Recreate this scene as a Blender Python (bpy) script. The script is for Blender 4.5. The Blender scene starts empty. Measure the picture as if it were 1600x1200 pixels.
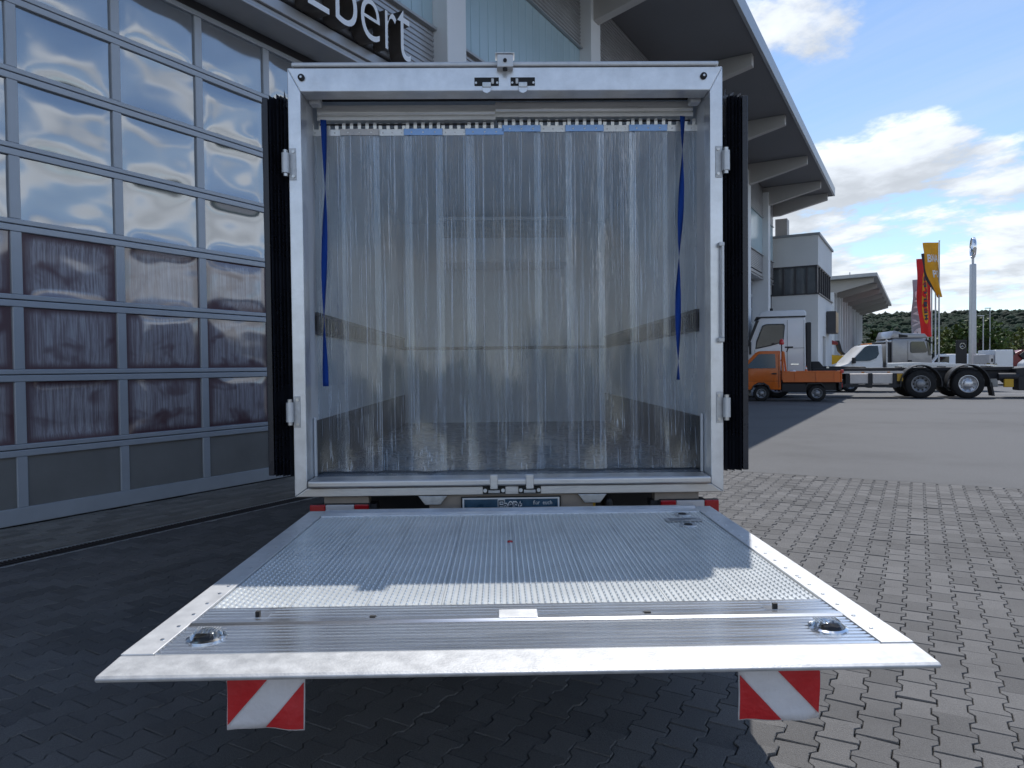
import bpy, bmesh, math, random
from mathutils import Vector, Matrix, noise as mnoise
random.seed(11)
R = math.radians
S = bpy.context.scene
COL = S.collection

# ------------------------------------------------------------------ camera
cam = bpy.data.cameras.new('camera'); cam_o = bpy.data.objects.new('camera', cam); COL.objects.link(cam_o)
cam.sensor_width = 36.0; cam.lens = 36.0 * 1109 / 1600; cam.clip_start = 0.05; cam.clip_end = 6000
cam_o.matrix_world = Matrix.Translation((0, 0, 1.36)) @ Matrix.Rotation(R(90 - 1.39), 4, 'X') @ Matrix.Rotation(R(-0.6), 4, 'Z')
S.camera = cam_o

# ------------------------------------------------------------------ sun, sky, exposure
SUN_EL, SUN_AZ = 58.0, 18.0            # azimuth: degrees to the right of +Y
sd = Vector((math.sin(R(SUN_AZ)) * math.cos(R(SUN_EL)), math.cos(R(SUN_AZ)) * math.cos(R(SUN_EL)), math.sin(R(SUN_EL))))
sun = bpy.data.lights.new('sun', 'SUN'); sun.energy = 2.9; sun.angle = R(0.5); sun.color = (1.0, 0.965, 0.92)
sun_o = bpy.data.objects.new('sun', sun); COL.objects.link(sun_o); sun_o.location = (0, 0, 40)
sun_o.rotation_euler = sd.to_track_quat('Z', 'Y').to_euler()

W = bpy.data.worlds.new('World'); S.world = W; W.use_nodes = True
wn, wl = W.node_tree.nodes, W.node_tree.links
wn.clear()
def wnode(t, **kw):
    n = wn.new(t)
    for k, v in kw.items(): setattr(n, k, v)
    return n
def wmath(op, a, b=None, c=None, clamp=False):
    n = wnode('ShaderNodeMath', operation=op, use_clamp=clamp)
    for i, v in enumerate((a, b, c)):
        if v is None: continue
        if isinstance(v, (int, float)): n.inputs[i].default_value = v
        else: wl.new(v, n.inputs[i])
    return n.outputs[0]
sky = wnode('ShaderNodeTexSky', sky_type='NISHITA', sun_disc=False, sun_elevation=R(SUN_EL), sun_rotation=R(SUN_AZ),
            altitude=200, air_density=1.0, dust_density=0.15, ozone_density=3.5)
geo = wnode('ShaderNodeTexCoord')
sep = wnode('ShaderNodeSeparateXYZ'); wl.new(geo.outputs['Generated'], sep.inputs[0])
zc = wmath('MAXIMUM', sep.outputs['Z'], 0.0)
den = wmath('ADD', zc, 0.17)
CA = R(120)                                                       # bearing of the cloud field
rx_ = wmath('ADD', wmath('MULTIPLY', sep.outputs['X'], math.cos(CA)), wmath('MULTIPLY', sep.outputs['Y'], math.sin(CA)))
ry_ = wmath('SUBTRACT', wmath('MULTIPLY', sep.outputs['Y'], math.cos(CA)), wmath('MULTIPLY', sep.outputs['X'], math.sin(CA)))
px_ = wmath('DIVIDE', rx_, den); py_ = wmath('DIVIDE', ry_, den)
SEED = 3.7
def cloud_noise(sx, sy, scale, detail, rough, dist, off=0.0, lac=2.1):
    c = wnode('ShaderNodeCombineXYZ')
    wl.new(wmath('MULTIPLY', px_, sx), c.inputs[0]); wl.new(wmath('MULTIPLY', wmath('ADD', py_, off), sy), c.inputs[1])
    c.inputs[2].default_value = SEED
    n = wnode('ShaderNodeTexNoise'); wl.new(c.outputs[0], n.inputs['Vector'])
    n.inputs['Scale'].default_value = scale; n.inputs['Detail'].default_value = detail
    n.inputs['Roughness'].default_value = rough; n.inputs['Distortion'].default_value = dist
    n.inputs['Lacunarity'].default_value = lac
    return n.outputs['Fac']
def ramp(v, lo, hi):
    n = wnode('ShaderNodeMapRange'); n.interpolation_type = 'SMOOTHSTEP'
    wl.new(v, n.inputs[0]); n.inputs[1].default_value = lo; n.inputs[2].default_value = hi
    return n.outputs[0]
hor = ramp(zc, 0.50, 0.05)                                        # 1 at the horizon, 0 high up: cloud decks close up with distance
big = cloud_noise(1, 1, 1.35, 13, 0.56, 0.15)
bigs = cloud_noise(1, 1, 1.35, 9, 0.52, 0.15, off=0.13)           # the same field a little nearer: lit tops against grey undersides
dens = wmath('ADD', big, wmath('MULTIPLY', wmath('SUBTRACT', hor, 0.50), 0.17))
cov = ramp(dens, 0.485, 0.555)
cir = ramp(cloud_noise(0.35, 2.4, 0.8, 9, 0.66, 0.8), 0.40, 0.78)
shade = ramp(wmath('SUBTRACT', big, bigs), -0.10, 0.10)
thick = ramp(dens, 0.55, 0.74)
lum = wmath('SUBTRACT', wmath('ADD', wmath('MULTIPLY', shade, 3.0), 4.2), wmath('MULTIPLY', thick, 1.3))
ccol = wnode('ShaderNodeCombineColor')
wl.new(wmath('MULTIPLY', lum, 0.94), ccol.inputs[0]); wl.new(wmath('MULTIPLY', lum, 1.0), ccol.inputs[1]); wl.new(wmath('MULTIPLY', lum, 1.08), ccol.inputs[2])
m1 = wnode('ShaderNodeMix', data_type='RGBA'); wl.new(wmath('MULTIPLY', cir, 0.30), m1.inputs[0]); wl.new(sky.outputs[0], m1.inputs[6]); m1.inputs[7].default_value = (4.4, 4.9, 5.5, 1)
m2 = wnode('ShaderNodeMix', data_type='RGBA'); wl.new(wmath('MULTIPLY', cov, 0.95), m2.inputs[0]); wl.new(m1.outputs[2], m2.inputs[6]); wl.new(ccol.outputs[0], m2.inputs[7])
bg = wnode('ShaderNodeBackground'); bg.inputs[1].default_value = 0.125; wl.new(m2.outputs[2], bg.inputs[0])
wo = wnode('ShaderNodeOutputWorld'); wl.new(bg.outputs[0], wo.inputs[0])

S.view_settings.view_transform = 'Standard'; S.view_settings.look = 'None'; S.view_settings.gamma = 1.0
S.view_settings.use_curve_mapping = False; S.view_settings.exposure = 0.38
S.render.engine = 'CYCLES'
S.cycles.max_bounces = 10; S.cycles.transparent_max_bounces = 16; S.cycles.caustics_reflective = False; S.cycles.caustics_refractive = False
S.cycles.sample_clamp_indirect = 4.0

# ------------------------------------------------------------------ materials
MATS = {}
def mat(name, col, rough=0.5, metal=0.0, var=0.0, vscale=6.0, bump=0.0, bscale=40.0, spec=0.5, aniso=None, stretch=None, coat=0.0, dirt=None, dscale=2.0, damt=0.0, island=0.0, alpha=1.0, trans=0.0, world=False, stain=None):
    """Principled material: colour varied by noise, optional fine relief, optional dirt tint."""
    m = bpy.data.materials.new(name); m.use_nodes = True
    nt = m.node_tree; n, l = nt.nodes, nt.links
    b = n['Principled BSDF']
    b.inputs['Base Color'].default_value = (*col, 1); b.inputs['Roughness'].default_value = rough; b.inputs['Metallic'].default_value = metal
    b.inputs['Specular IOR Level'].default_value = spec; b.inputs['Coat Weight'].default_value = coat; b.inputs['Coat Roughness'].default_value = 0.06
    b.inputs['Transmission Weight'].default_value = trans
    tc = n.new('ShaderNodeTexCoord'); mp = n.new('ShaderNodeMapping')
    if world:
        gp = n.new('ShaderNodeNewGeometry'); l.new(gp.outputs['Position'], mp.inputs[0])
    else: l.new(tc.outputs['Object'], mp.inputs[0])
    if stretch: mp.inputs['Scale'].default_value = stretch
    last = None
    if var or dirt or island:
        rgb = n.new('ShaderNodeRGB'); rgb.outputs[0].default_value = (*col, 1); last = rgb.outputs[0]
    if var:
        t = n.new('ShaderNodeTexNoise'); t.inputs['Scale'].default_value = vscale; t.inputs['Detail'].default_value = 6; t.inputs['Roughness'].default_value = 0.6
        l.new(mp.outputs[0], t.inputs[0])
        mr = n.new('ShaderNodeMapRange'); mr.inputs[1].default_value = 0.3; mr.inputs[2].default_value = 0.7; mr.inputs[3].default_value = 1 - var; mr.inputs[4].default_value = 1 + var
        l.new(t.outputs['Fac'], mr.inputs[0])
        mx = n.new('ShaderNodeVectorMath'); mx.operation = 'SCALE'; l.new(last, mx.inputs[0]); l.new(mr.outputs[0], mx.inputs['Scale']); last = mx.outputs[0]
        rr = n.new('ShaderNodeMapRange'); rr.inputs[1].default_value = 0.3; rr.inputs[2].default_value = 0.7; rr.inputs[3].default_value = max(0.02, rough * (1 - var * 0.8)); rr.inputs[4].default_value = min(1, rough * (1 + var * 0.8))
        l.new(t.outputs['Fac'], rr.inputs[0]); l.new(rr.outputs[0], b.inputs['Roughness'])
    if island:
        g = n.new('ShaderNodeNewGeometry'); oi = n.new('ShaderNodeObjectInfo')
        ad = n.new('ShaderNodeMath'); ad.operation = 'ADD'; l.new(g.outputs['Random Per Island'], ad.inputs[0]); l.new(oi.outputs['Random'], ad.inputs[1])
        fr = n.new('ShaderNodeMath'); fr.operation = 'FRACT'; l.new(ad.outputs[0], fr.inputs[0])
        mr = n.new('ShaderNodeMapRange'); mr.inputs[3].default_value = 1 - island; mr.inputs[4].default_value = 1 + island; l.new(fr.outputs[0], mr.inputs[0])
        mx = n.new('ShaderNodeVectorMath'); mx.operation = 'SCALE'; l.new(last, mx.inputs[0]); l.new(mr.outputs[0], mx.inputs['Scale']); last = mx.outputs[0]
    if dirt:
        t = n.new('ShaderNodeTexNoise'); t.inputs['Scale'].default_value = dscale; t.inputs['Detail'].default_value = 7; t.inputs['Roughness'].default_value = 0.65
        l.new(mp.outputs[0], t.inputs[0])
        mr = n.new('ShaderNodeMapRange'); mr.interpolation_type = 'SMOOTHSTEP'; mr.inputs[1].default_value = 0.45; mr.inputs[2].default_value = 0.75; mr.inputs[4].default_value = damt; l.new(t.outputs['Fac'], mr.inputs[0])
        mx = n.new('ShaderNodeMix'); mx.data_type = 'RGBA'; l.new(mr.outputs[0], mx.inputs[0]); l.new(last, mx.inputs[6]); mx.inputs[7].default_value = (*dirt, 1); last = mx.outputs[2]
    if stain:
        scol, ssc, lo, hi, amt = stain
        t = n.new('ShaderNodeTexNoise'); t.inputs['Scale'].default_value = ssc; t.inputs['Detail'].default_value = 9; t.inputs['Roughness'].default_value = 0.7; t.inputs['Distortion'].default_value = 0.8
        l.new(mp.outputs[0], t.inputs[0])
        mr = n.new('ShaderNodeMapRange'); mr.interpolation_type = 'SMOOTHSTEP'; mr.inputs[1].default_value = lo; mr.inputs[2].default_value = hi; mr.inputs[4].default_value = amt; l.new(t.outputs['Fac'], mr.inputs[0])
        mx = n.new('ShaderNodeMix'); mx.data_type = 'RGBA'; l.new(mr.outputs[0], mx.inputs[0]); l.new(last, mx.inputs[6]); mx.inputs[7].default_value = (*scol, 1); last = mx.outputs[2]
    if last is not None: l.new(last, b.inputs['Base Color'])
    if bump:
        t = n.new('ShaderNodeTexNoise'); t.inputs['Scale'].default_value = bscale; t.inputs['Detail'].default_value = 5; l.new(mp.outputs[0], t.inputs[0])
        bp = n.new('ShaderNodeBump'); bp.inputs['Strength'].default_value = bump; bp.inputs['Distance'].default_value = 0.01
        l.new(t.outputs['Fac'], bp.inputs['Height']); l.new(bp.outputs[0], b.inputs['Normal'])
    MATS[name] = m
    return m

mat('paver', (0.172, 0.168, 0.165), 0.9, var=0.22, vscale=150, bump=0.7, bscale=220, island=0.17, dirt=(0.085, 0.082, 0.08), dscale=0.9, damt=0.55, spec=0.25, world=True, stain=((0.060, 0.057, 0.055), 2.6, 0.60, 0.74, 0.6))
mat('joint', (0.05, 0.045, 0.04), 0.95, var=0.3, vscale=30, bump=0.6, bscale=80, spec=0.1)
mat('asphalt', (0.158, 0.158, 0.160), 0.9, var=0.22, vscale=45, bump=0.5, bscale=160, dirt=(0.105, 0.104, 0.104), dscale=0.30, damt=0.65, spec=0.25, world=True, stain=((0.075, 0.073, 0.072), 0.8, 0.62, 0.76, 0.5))
mat('field', (0.07, 0.09, 0.04), 0.95, var=0.3, vscale=0.05)
mat('paint_line', (0.62, 0.61, 0.58), 0.8, var=0.2, vscale=14)
mat('grate', (0.06, 0.05, 0.045), 0.6, 0.5, var=0.3, vscale=12)
mat('concrete', (0.30, 0.29, 0.27), 0.9, var=0.15, vscale=5, bump=0.3, bscale=80)
mat('alu', (0.80, 0.82, 0.85), 0.34, 0.75, var=0.14, vscale=7, bump=0.04, bscale=30, dirt=(0.50, 0.50, 0.50), dscale=6, damt=0.35)
mat('alu_brushed', (0.66, 0.64, 0.62), 0.40, 0.9, var=0.2, vscale=5, stretch=(1, 8, 8), bump=0.05, bscale=25, dirt=(0.36, 0.33, 0.30), dscale=5, damt=0.35)
mat('alu_tread', (0.76, 0.79, 0.79), 0.33, 0.45, dirt=(0.50, 0.52, 0.52), dscale=4, damt=0.4, var=0.10, vscale=3)
mat('alu_shiny', (0.82, 0.83, 0.85), 0.22, 0.95, var=0.12, vscale=4, stretch=(0.6, 14, 14))
mat('alu_satin', (0.70, 0.71, 0.72), 0.45, 0.5, var=0.08, vscale=18, bump=0.06, bscale=140)
mat('alu_edge', (0.56, 0.57, 0.58), 0.5, 0.4, var=0.14, vscale=20, bump=0.08, bscale=140)
mat('galv', (0.55, 0.56, 0.57), 0.45, 0.7, var=0.2, vscale=22)
mat('rail_bright', (0.86, 0.86, 0.85), 0.3, 0.35, var=0.12, vscale=9, stretch=(0.5, 6, 6))
mat('apron_brick', (0.27, 0.25, 0.22), 0.9, var=0.2, vscale=120, bump=0.6, bscale=200, island=0.2, spec=0.25)
mat('steel', (0.62, 0.62, 0.61), 0.3, 0.95, var=0.2, vscale=20)
mat('film_blue', (0.30, 0.48, 0.80), 0.25, 0.35, var=0.08, vscale=10)
mat('film_grey', (0.42, 0.38, 0.35), 0.3, 0.8, var=0.15, vscale=10)
mat('rubber', (0.012, 0.012, 0.015), 0.55, var=0.3, vscale=8)
mat('rubber_seal', (0.026, 0.028, 0.038), 0.28, var=0.25, vscale=4)
mat('black', (0.012, 0.012, 0.013), 0.6)
mat('chassis', (0.022, 0.022, 0.026), 0.6, var=0.3, vscale=6)
mat('grp_white', (0.87, 0.90, 0.94), 0.32, var=0.05, vscale=2, bump=0.02, bscale=60)
mat('kick', (0.05, 0.058, 0.07), 0.35, 0.5, var=0.2, vscale=4)
mat('truck_floor', (0.22, 0.24, 0.27), 0.25, 0.2, var=0.25, vscale=6, bump=0.15, bscale=160)
mat('track', (0.09, 0.09, 0.10), 0.4, 0.8, var=0.2, vscale=14)
mat('webbing', (0.0, 0.055, 0.36), 0.75, bump=0.5, bscale=500)
mat('lens_red', (0.42, 0.008, 0.012), 0.12, coat=0.6)
mat('lens_clear', (0.62, 0.60, 0.60), 0.12, coat=0.6)
mat('lamp_glass', (0.9, 0.92, 0.92), 0.04, trans=1.0)
mat('lens_amber', (0.65, 0.22, 0.01), 0.2, coat=0.4)
mat('flag_red', (0.55, 0.012, 0.018), 0.5, var=0.1, vscale=14, bump=0.9, bscale=18, coat=0.2)
mat('flag_white', (0.72, 0.71, 0.73), 0.45, var=0.05, vscale=14, bump=0.9, bscale=18, coat=0.2)
mat('plate_blue', (0.035, 0.085, 0.14), 0.3, var=0.5, vscale=9)
mat('print_white', (0.78, 0.79, 0.80), 0.5)
mat('print_dark', (0.03, 0.05, 0.075), 0.5)
mat('tan_panel', (0.32, 0.27, 0.225), 0.7, var=0.15, vscale=6)
mat('yellow', (0.62, 0.36, 0.01), 0.4, coat=0.3)
# building
mat('door_frame', (0.46, 0.49, 0.53), 0.42, 0.15, var=0.06, vscale=3)
mat('door_panel', (0.24, 0.235, 0.225), 0.5, 0.1, var=0.12, vscale=1.5, bump=0.05, bscale=300)
mat('cladding', (0.42, 0.42, 0.43), 0.38, 0.6, var=0.08, vscale=2)
mat('cladding_dark', (0.20, 0.195, 0.20), 0.45, 0.4, var=0.1, vscale=2)
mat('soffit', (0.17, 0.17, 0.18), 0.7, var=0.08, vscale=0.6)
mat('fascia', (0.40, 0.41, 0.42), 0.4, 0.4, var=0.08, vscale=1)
mat('column', (0.80, 0.82, 0.84), 0.5, var=0.04, vscale=1)
mat('beam', (0.47, 0.45, 0.43), 0.6, var=0.05, vscale=1)
mat('channel_glass', (0.42, 0.56, 0.62), 0.22, 0.0, var=0.06, vscale=0.8, spec=0.6, island=0.03)
mat('letter_face', (0.88, 0.9, 0.93), 0.4)
mat('letter_side', (0.10, 0.085, 0.075), 0.4, 0.3, var=0.2, vscale=3)
mat('render_white', (0.74, 0.75, 0.75), 0.85, var=0.04, vscale=0.7, bump=0.15, bscale=60)
mat('coping', (0.33, 0.35, 0.37), 0.5, 0.3)
mat('dark_frame', (0.06, 0.06, 0.068), 0.45, 0.2, var=0.15, vscale=2)
mat('win_glass', (0.11, 0.12, 0.13), 0.06, 0.0, spec=0.8, var=0.3, vscale=0.8)
mat('car_glass', (0.02, 0.028, 0.03), 0.05, 0.0, spec=0.7, var=0.5, vscale=1.3)
mat('hall_grey', (0.23, 0.215, 0.24), 0.6, var=0.07, vscale=0.6)
mat('sign_tan', (0.50, 0.33, 0.17), 0.4)
# vehicles
mat('orange', (0.74, 0.155, 0.012), 0.35, var=0.06, vscale=3, coat=0.3, dirt=(0.40, 0.11, 0.03), dscale=3, damt=0.35)
mat('white_paint', (0.84, 0.85, 0.86), 0.28, var=0.03, vscale=2, coat=0.5)
mat('silver_paint', (0.34, 0.33, 0.33), 0.3, 0.4, var=0.1, vscale=3, coat=0.4)
mat('plastic_dark', (0.03, 0.032, 0.036), 0.6, var=0.2, vscale=5)
mat('skirt', (0.56, 0.54, 0.54), 0.4, 0.3, var=0.1, vscale=4)
mat('tyre', (0.016, 0.016, 0.017), 0.85, var=0.3, vscale=10)
mat('rim_grey', (0.26, 0.27, 0.29), 0.4, 0.6, var=0.15, vscale=10)
mat('rim_bright', (0.62, 0.63, 0.66), 0.3, 0.8, var=0.1, vscale=10)
mat('crane_red', (0.20, 0.012, 0.016), 0.4, var=0.25, vscale=5, coat=0.3)
mat('beacon_red', (0.60, 0.03, 0.03), 0.25, coat=0.5)
mat('pole', (0.52, 0.53, 0.54), 0.4, 0.5, var=0.05)
mat('chrome', (0.86, 0.87, 0.88), 0.1, 1.0)
mat('cloth_yellow', (0.78, 0.36, 0.02), 0.75, var=0.1, vscale=2)
mat('cloth_red', (0.70, 0.02, 0.02), 0.7, var=0.12, vscale=2)
mat('cloth_grey', (0.34, 0.37, 0.40), 0.75, var=0.1, vscale=2)
mat('cloth_dark', (0.035, 0.04, 0.055), 0.75, var=0.1, vscale=2)
mat('bark', (0.09, 0.065, 0.045), 0.9, var=0.3, vscale=5, bump=0.5, bscale=12)
mat('leaf_a', (0.065, 0.105, 0.022), 0.6, island=0.45, spec=0.3, var=0.15, vscale=0.5)
mat('leaf_b', (0.115, 0.135, 0.03), 0.6, island=0.4, spec=0.3, var=0.15, vscale=0.5)
mat('leaf_dry', (0.17, 0.135, 0.045), 0.7, island=0.4, spec=0.3)
mat('forest', (0.017, 0.030, 0.018), 0.9, island=0.45, var=0.35, vscale=0.012, spec=0.1)
mat('hill_ground', (0.016, 0.027, 0.016), 0.95, var=0.4, vscale=0.02, spec=0.1)

def shader_mat(name):
    m = bpy.data.materials.new(name); m.use_nodes = True; m.node_tree.nodes.clear(); MATS[name] = m
    return m.node_tree, m.node_tree.nodes, m.node_tree.links

# clear PVC strip: transparent sheet, clear-coat reflection with vertical draw lines and a faint milky haze brightened into painted glint lines
nt, n, l = shader_mat('pvc')
tc = n.new('ShaderNodeTexCoord'); oi = n.new('ShaderNodeObjectInfo')
av = n.new('ShaderNodeVectorMath'); av.operation = 'ADD'; l.new(tc.outputs['Object'], av.inputs[0])
cx = n.new('ShaderNodeCombineXYZ'); sc9 = n.new('ShaderNodeMath'); sc9.operation = 'MULTIPLY'; sc9.inputs[1].default_value = 17.0
l.new(oi.outputs['Random'], sc9.inputs[0]); l.new(sc9.outputs[0], cx.inputs[0]); l.new(sc9.outputs[0], cx.inputs[2]); l.new(cx.outputs[0], av.inputs[1])
def pn(scale, vec, detail=4, rough=0.6):
    mp = n.new('ShaderNodeMapping'); mp.inputs['Scale'].default_value = vec; l.new(av.outputs[0], mp.inputs[0])
    t = n.new('ShaderNodeTexNoise'); t.inputs['Scale'].default_value = scale; t.inputs['Detail'].default_value = detail; t.inputs['Roughness'].default_value = rough
    l.new(mp.outputs[0], t.inputs[0]); return t.outputs['Fac']
draw = pn(130, (1, 1, 0.005), 4, 0.7)
wav = pn(6.0, (1, 1, 0.16), 2, 0.5)
b1 = n.new('ShaderNodeBump'); b1.inputs['Strength'].default_value = 0.7; b1.inputs['Distance'].default_value = 0.004; l.new(draw, b1.inputs['Height'])
b2 = n.new('ShaderNodeBump'); b2.inputs['Strength'].default_value = 0.25; b2.inputs['Distance'].default_value = 0.015; l.new(wav, b2.inputs['Height']); l.new(b1.outputs[0], b2.inputs['Normal'])
tr = n.new('ShaderNodeBsdfTransparent'); tr.inputs[0].default_value = (0.90, 0.955, 1.0, 1)
gl = n.new('ShaderNodeBsdfGlossy'); gl.inputs['Roughness'].default_value = 0.06; gl.inputs[0].default_value = (1, 1, 1, 1); l.new(b2.outputs[0], gl.inputs['Normal'])
df = n.new('ShaderNodeBsdfTranslucent'); df.inputs[0].default_value = (0.66, 0.78, 0.95, 1)
d2 = n.new('ShaderNodeBsdfDiffuse'); d2.inputs[0].default_value = (0.66, 0.78, 0.95, 1)
dm = n.new('ShaderNodeMixShader'); dm.inputs[0].default_value = 0.75; l.new(df.outputs[0], dm.inputs[1]); l.new(d2.outputs[0], dm.inputs[2])
fr = n.new('ShaderNodeFresnel'); fr.inputs['IOR'].default_value = 1.82; l.new(b2.outputs[0], fr.inputs['Normal'])
hz = n.new('ShaderNodeMapRange'); hz.inputs[1].default_value = 0.545; hz.inputs[2].default_value = 0.68; hz.inputs[3].default_value = 0.03; hz.inputs[4].default_value = 0.80; l.new(draw, hz.inputs[0])  # pale diffuse colour along the draw lines, painted in as glints
ma = n.new('ShaderNodeMixShader'); l.new(hz.outputs[0], ma.inputs[0]); l.new(tr.outputs[0], ma.inputs[1]); l.new(dm.outputs[0], ma.inputs[2])
mb = n.new('ShaderNodeMixShader'); l.new(fr.outputs[0], mb.inputs[0]); l.new(ma.outputs[0], mb.inputs[1]); l.new(gl.outputs[0], mb.inputs[2])
out = n.new('ShaderNodeOutputMaterial'); l.new(mb.outputs[0], out.inputs[0])

# door glazing: tinted acrylic with warped surface, run-down dirt streaks and a pale reflection painted into the colour
def pane_mat(name, col, refl, dirt_refl_col):
    nt, n, l = shader_mat(name)
    tc = n.new('ShaderNodeTexCoord'); oi = n.new('ShaderNodeObjectInfo')
    sc = n.new('ShaderNodeMath'); sc.operation = 'MULTIPLY'; sc.inputs[1].default_value = 31.0; l.new(oi.outputs['Random'], sc.inputs[0])
    cx = n.new('ShaderNodeCombineXYZ'); l.new(sc.outputs[0], cx.inputs[0]); l.new(sc.outputs[0], cx.inputs[2])
    av = n.new('ShaderNodeVectorMath'); av.operation = 'ADD'; l.new(tc.outputs['Object'], av.inputs[0]); l.new(cx.outputs[0], av.inputs[1])
    def pn(scale, vec, detail, rough, dist=0.0):
        mp = n.new('ShaderNodeMapping'); mp.inputs['Scale'].default_value = vec; l.new(av.outputs[0], mp.inputs[0])
        t = n.new('ShaderNodeTexNoise'); t.inputs['Scale'].default_value = scale; t.inputs['Detail'].default_value = detail; t.inputs['Roughness'].default_value = rough; t.inputs['Distortion'].default_value = dist
        l.new(mp.outputs[0], t.inputs[0]); return t.outputs['Fac']
    warp = pn(1.25, (1, 1, 1.3), 1.5, 0.4, 0.2)
    bp = n.new('ShaderNodeBump'); bp.inputs['Strength'].default_value = 1.0; bp.inputs['Distance'].default_value = 0.022; l.new(warp, bp.inputs['Height'])
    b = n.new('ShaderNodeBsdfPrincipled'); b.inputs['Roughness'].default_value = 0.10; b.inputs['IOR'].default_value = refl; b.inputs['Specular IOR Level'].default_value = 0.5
    l.new(bp.outputs[0], b.inputs['Normal'])
    st = pn(55, (1, 1, 0.03), 4, 0.75); mr = n.new('ShaderNodeMapRange'); mr.inputs[1].default_value = 0.42; mr.inputs[2].default_value = 0.62; mr.inputs[3].default_value = 0.35; mr.inputs[4].default_value = 1.0; l.new(st, mr.inputs[0])
    sp = n.new('ShaderNodeSeparateXYZ'); l.new(tc.outputs['Generated'], sp.inputs[0])
    def edge(o):       # 0 at the pane's border, 1 inside: the painted pale reflection with its dirt streaks fades out there
        a = n.new('ShaderNodeMath'); a.operation = 'SUBTRACT'; l.new(o, a.inputs[0]); a.inputs[1].default_value = 0.5
        c = n.new('ShaderNodeMath'); c.operation = 'ABSOLUTE'; l.new(a.outputs[0], c.inputs[0])
        r_ = n.new('ShaderNodeMapRange'); r_.interpolation_type = 'SMOOTHSTEP'; r_.inputs[1].default_value = 0.5; r_.inputs[2].default_value = 0.36; l.new(c.outputs[0], r_.inputs[0]); return r_.outputs[0]
    big = pn(2.6, (1, 1, 1.4), 2, 0.5, 0.6); br = n.new('ShaderNodeMapRange'); br.interpolation_type = 'SMOOTHSTEP'; br.inputs[1].default_value = 0.30; br.inputs[2].default_value = 0.50; l.new(big, br.inputs[0])
    def mul(a_, b_):
        q = n.new('ShaderNodeMath'); q.operation = 'MULTIPLY'; l.new(a_, q.inputs[0]); l.new(b_, q.inputs[1]); return q.outputs[0]
    fac = mul(mul(mr.outputs[0], br.outputs[0]), mul(edge(sp.outputs['X']), edge(sp.outputs['Z'])))
    mx = n.new('ShaderNodeMix'); mx.data_type = 'RGBA'; l.new(fac, mx.inputs[0]); mx.inputs[6].default_value = (*col, 1); mx.inputs[7].default_value = (*dirt_refl_col, 1)
    l.new(mx.outputs[2], b.inputs['Base Color'])
    out = n.new('ShaderNodeOutputMaterial'); l.new(b.outputs[0], out.inputs[0])
pane_mat('pane_low', (0.12, 0.060, 0.073), 2.3, (0.48, 0.47, 0.51))  # pale lilac paints in the sunlit yard mirrored by the lower rows
pane_mat('pane_high', (0.14, 0.165, 0.195), 4.0, (0.15, 0.16, 0.17))

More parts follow.
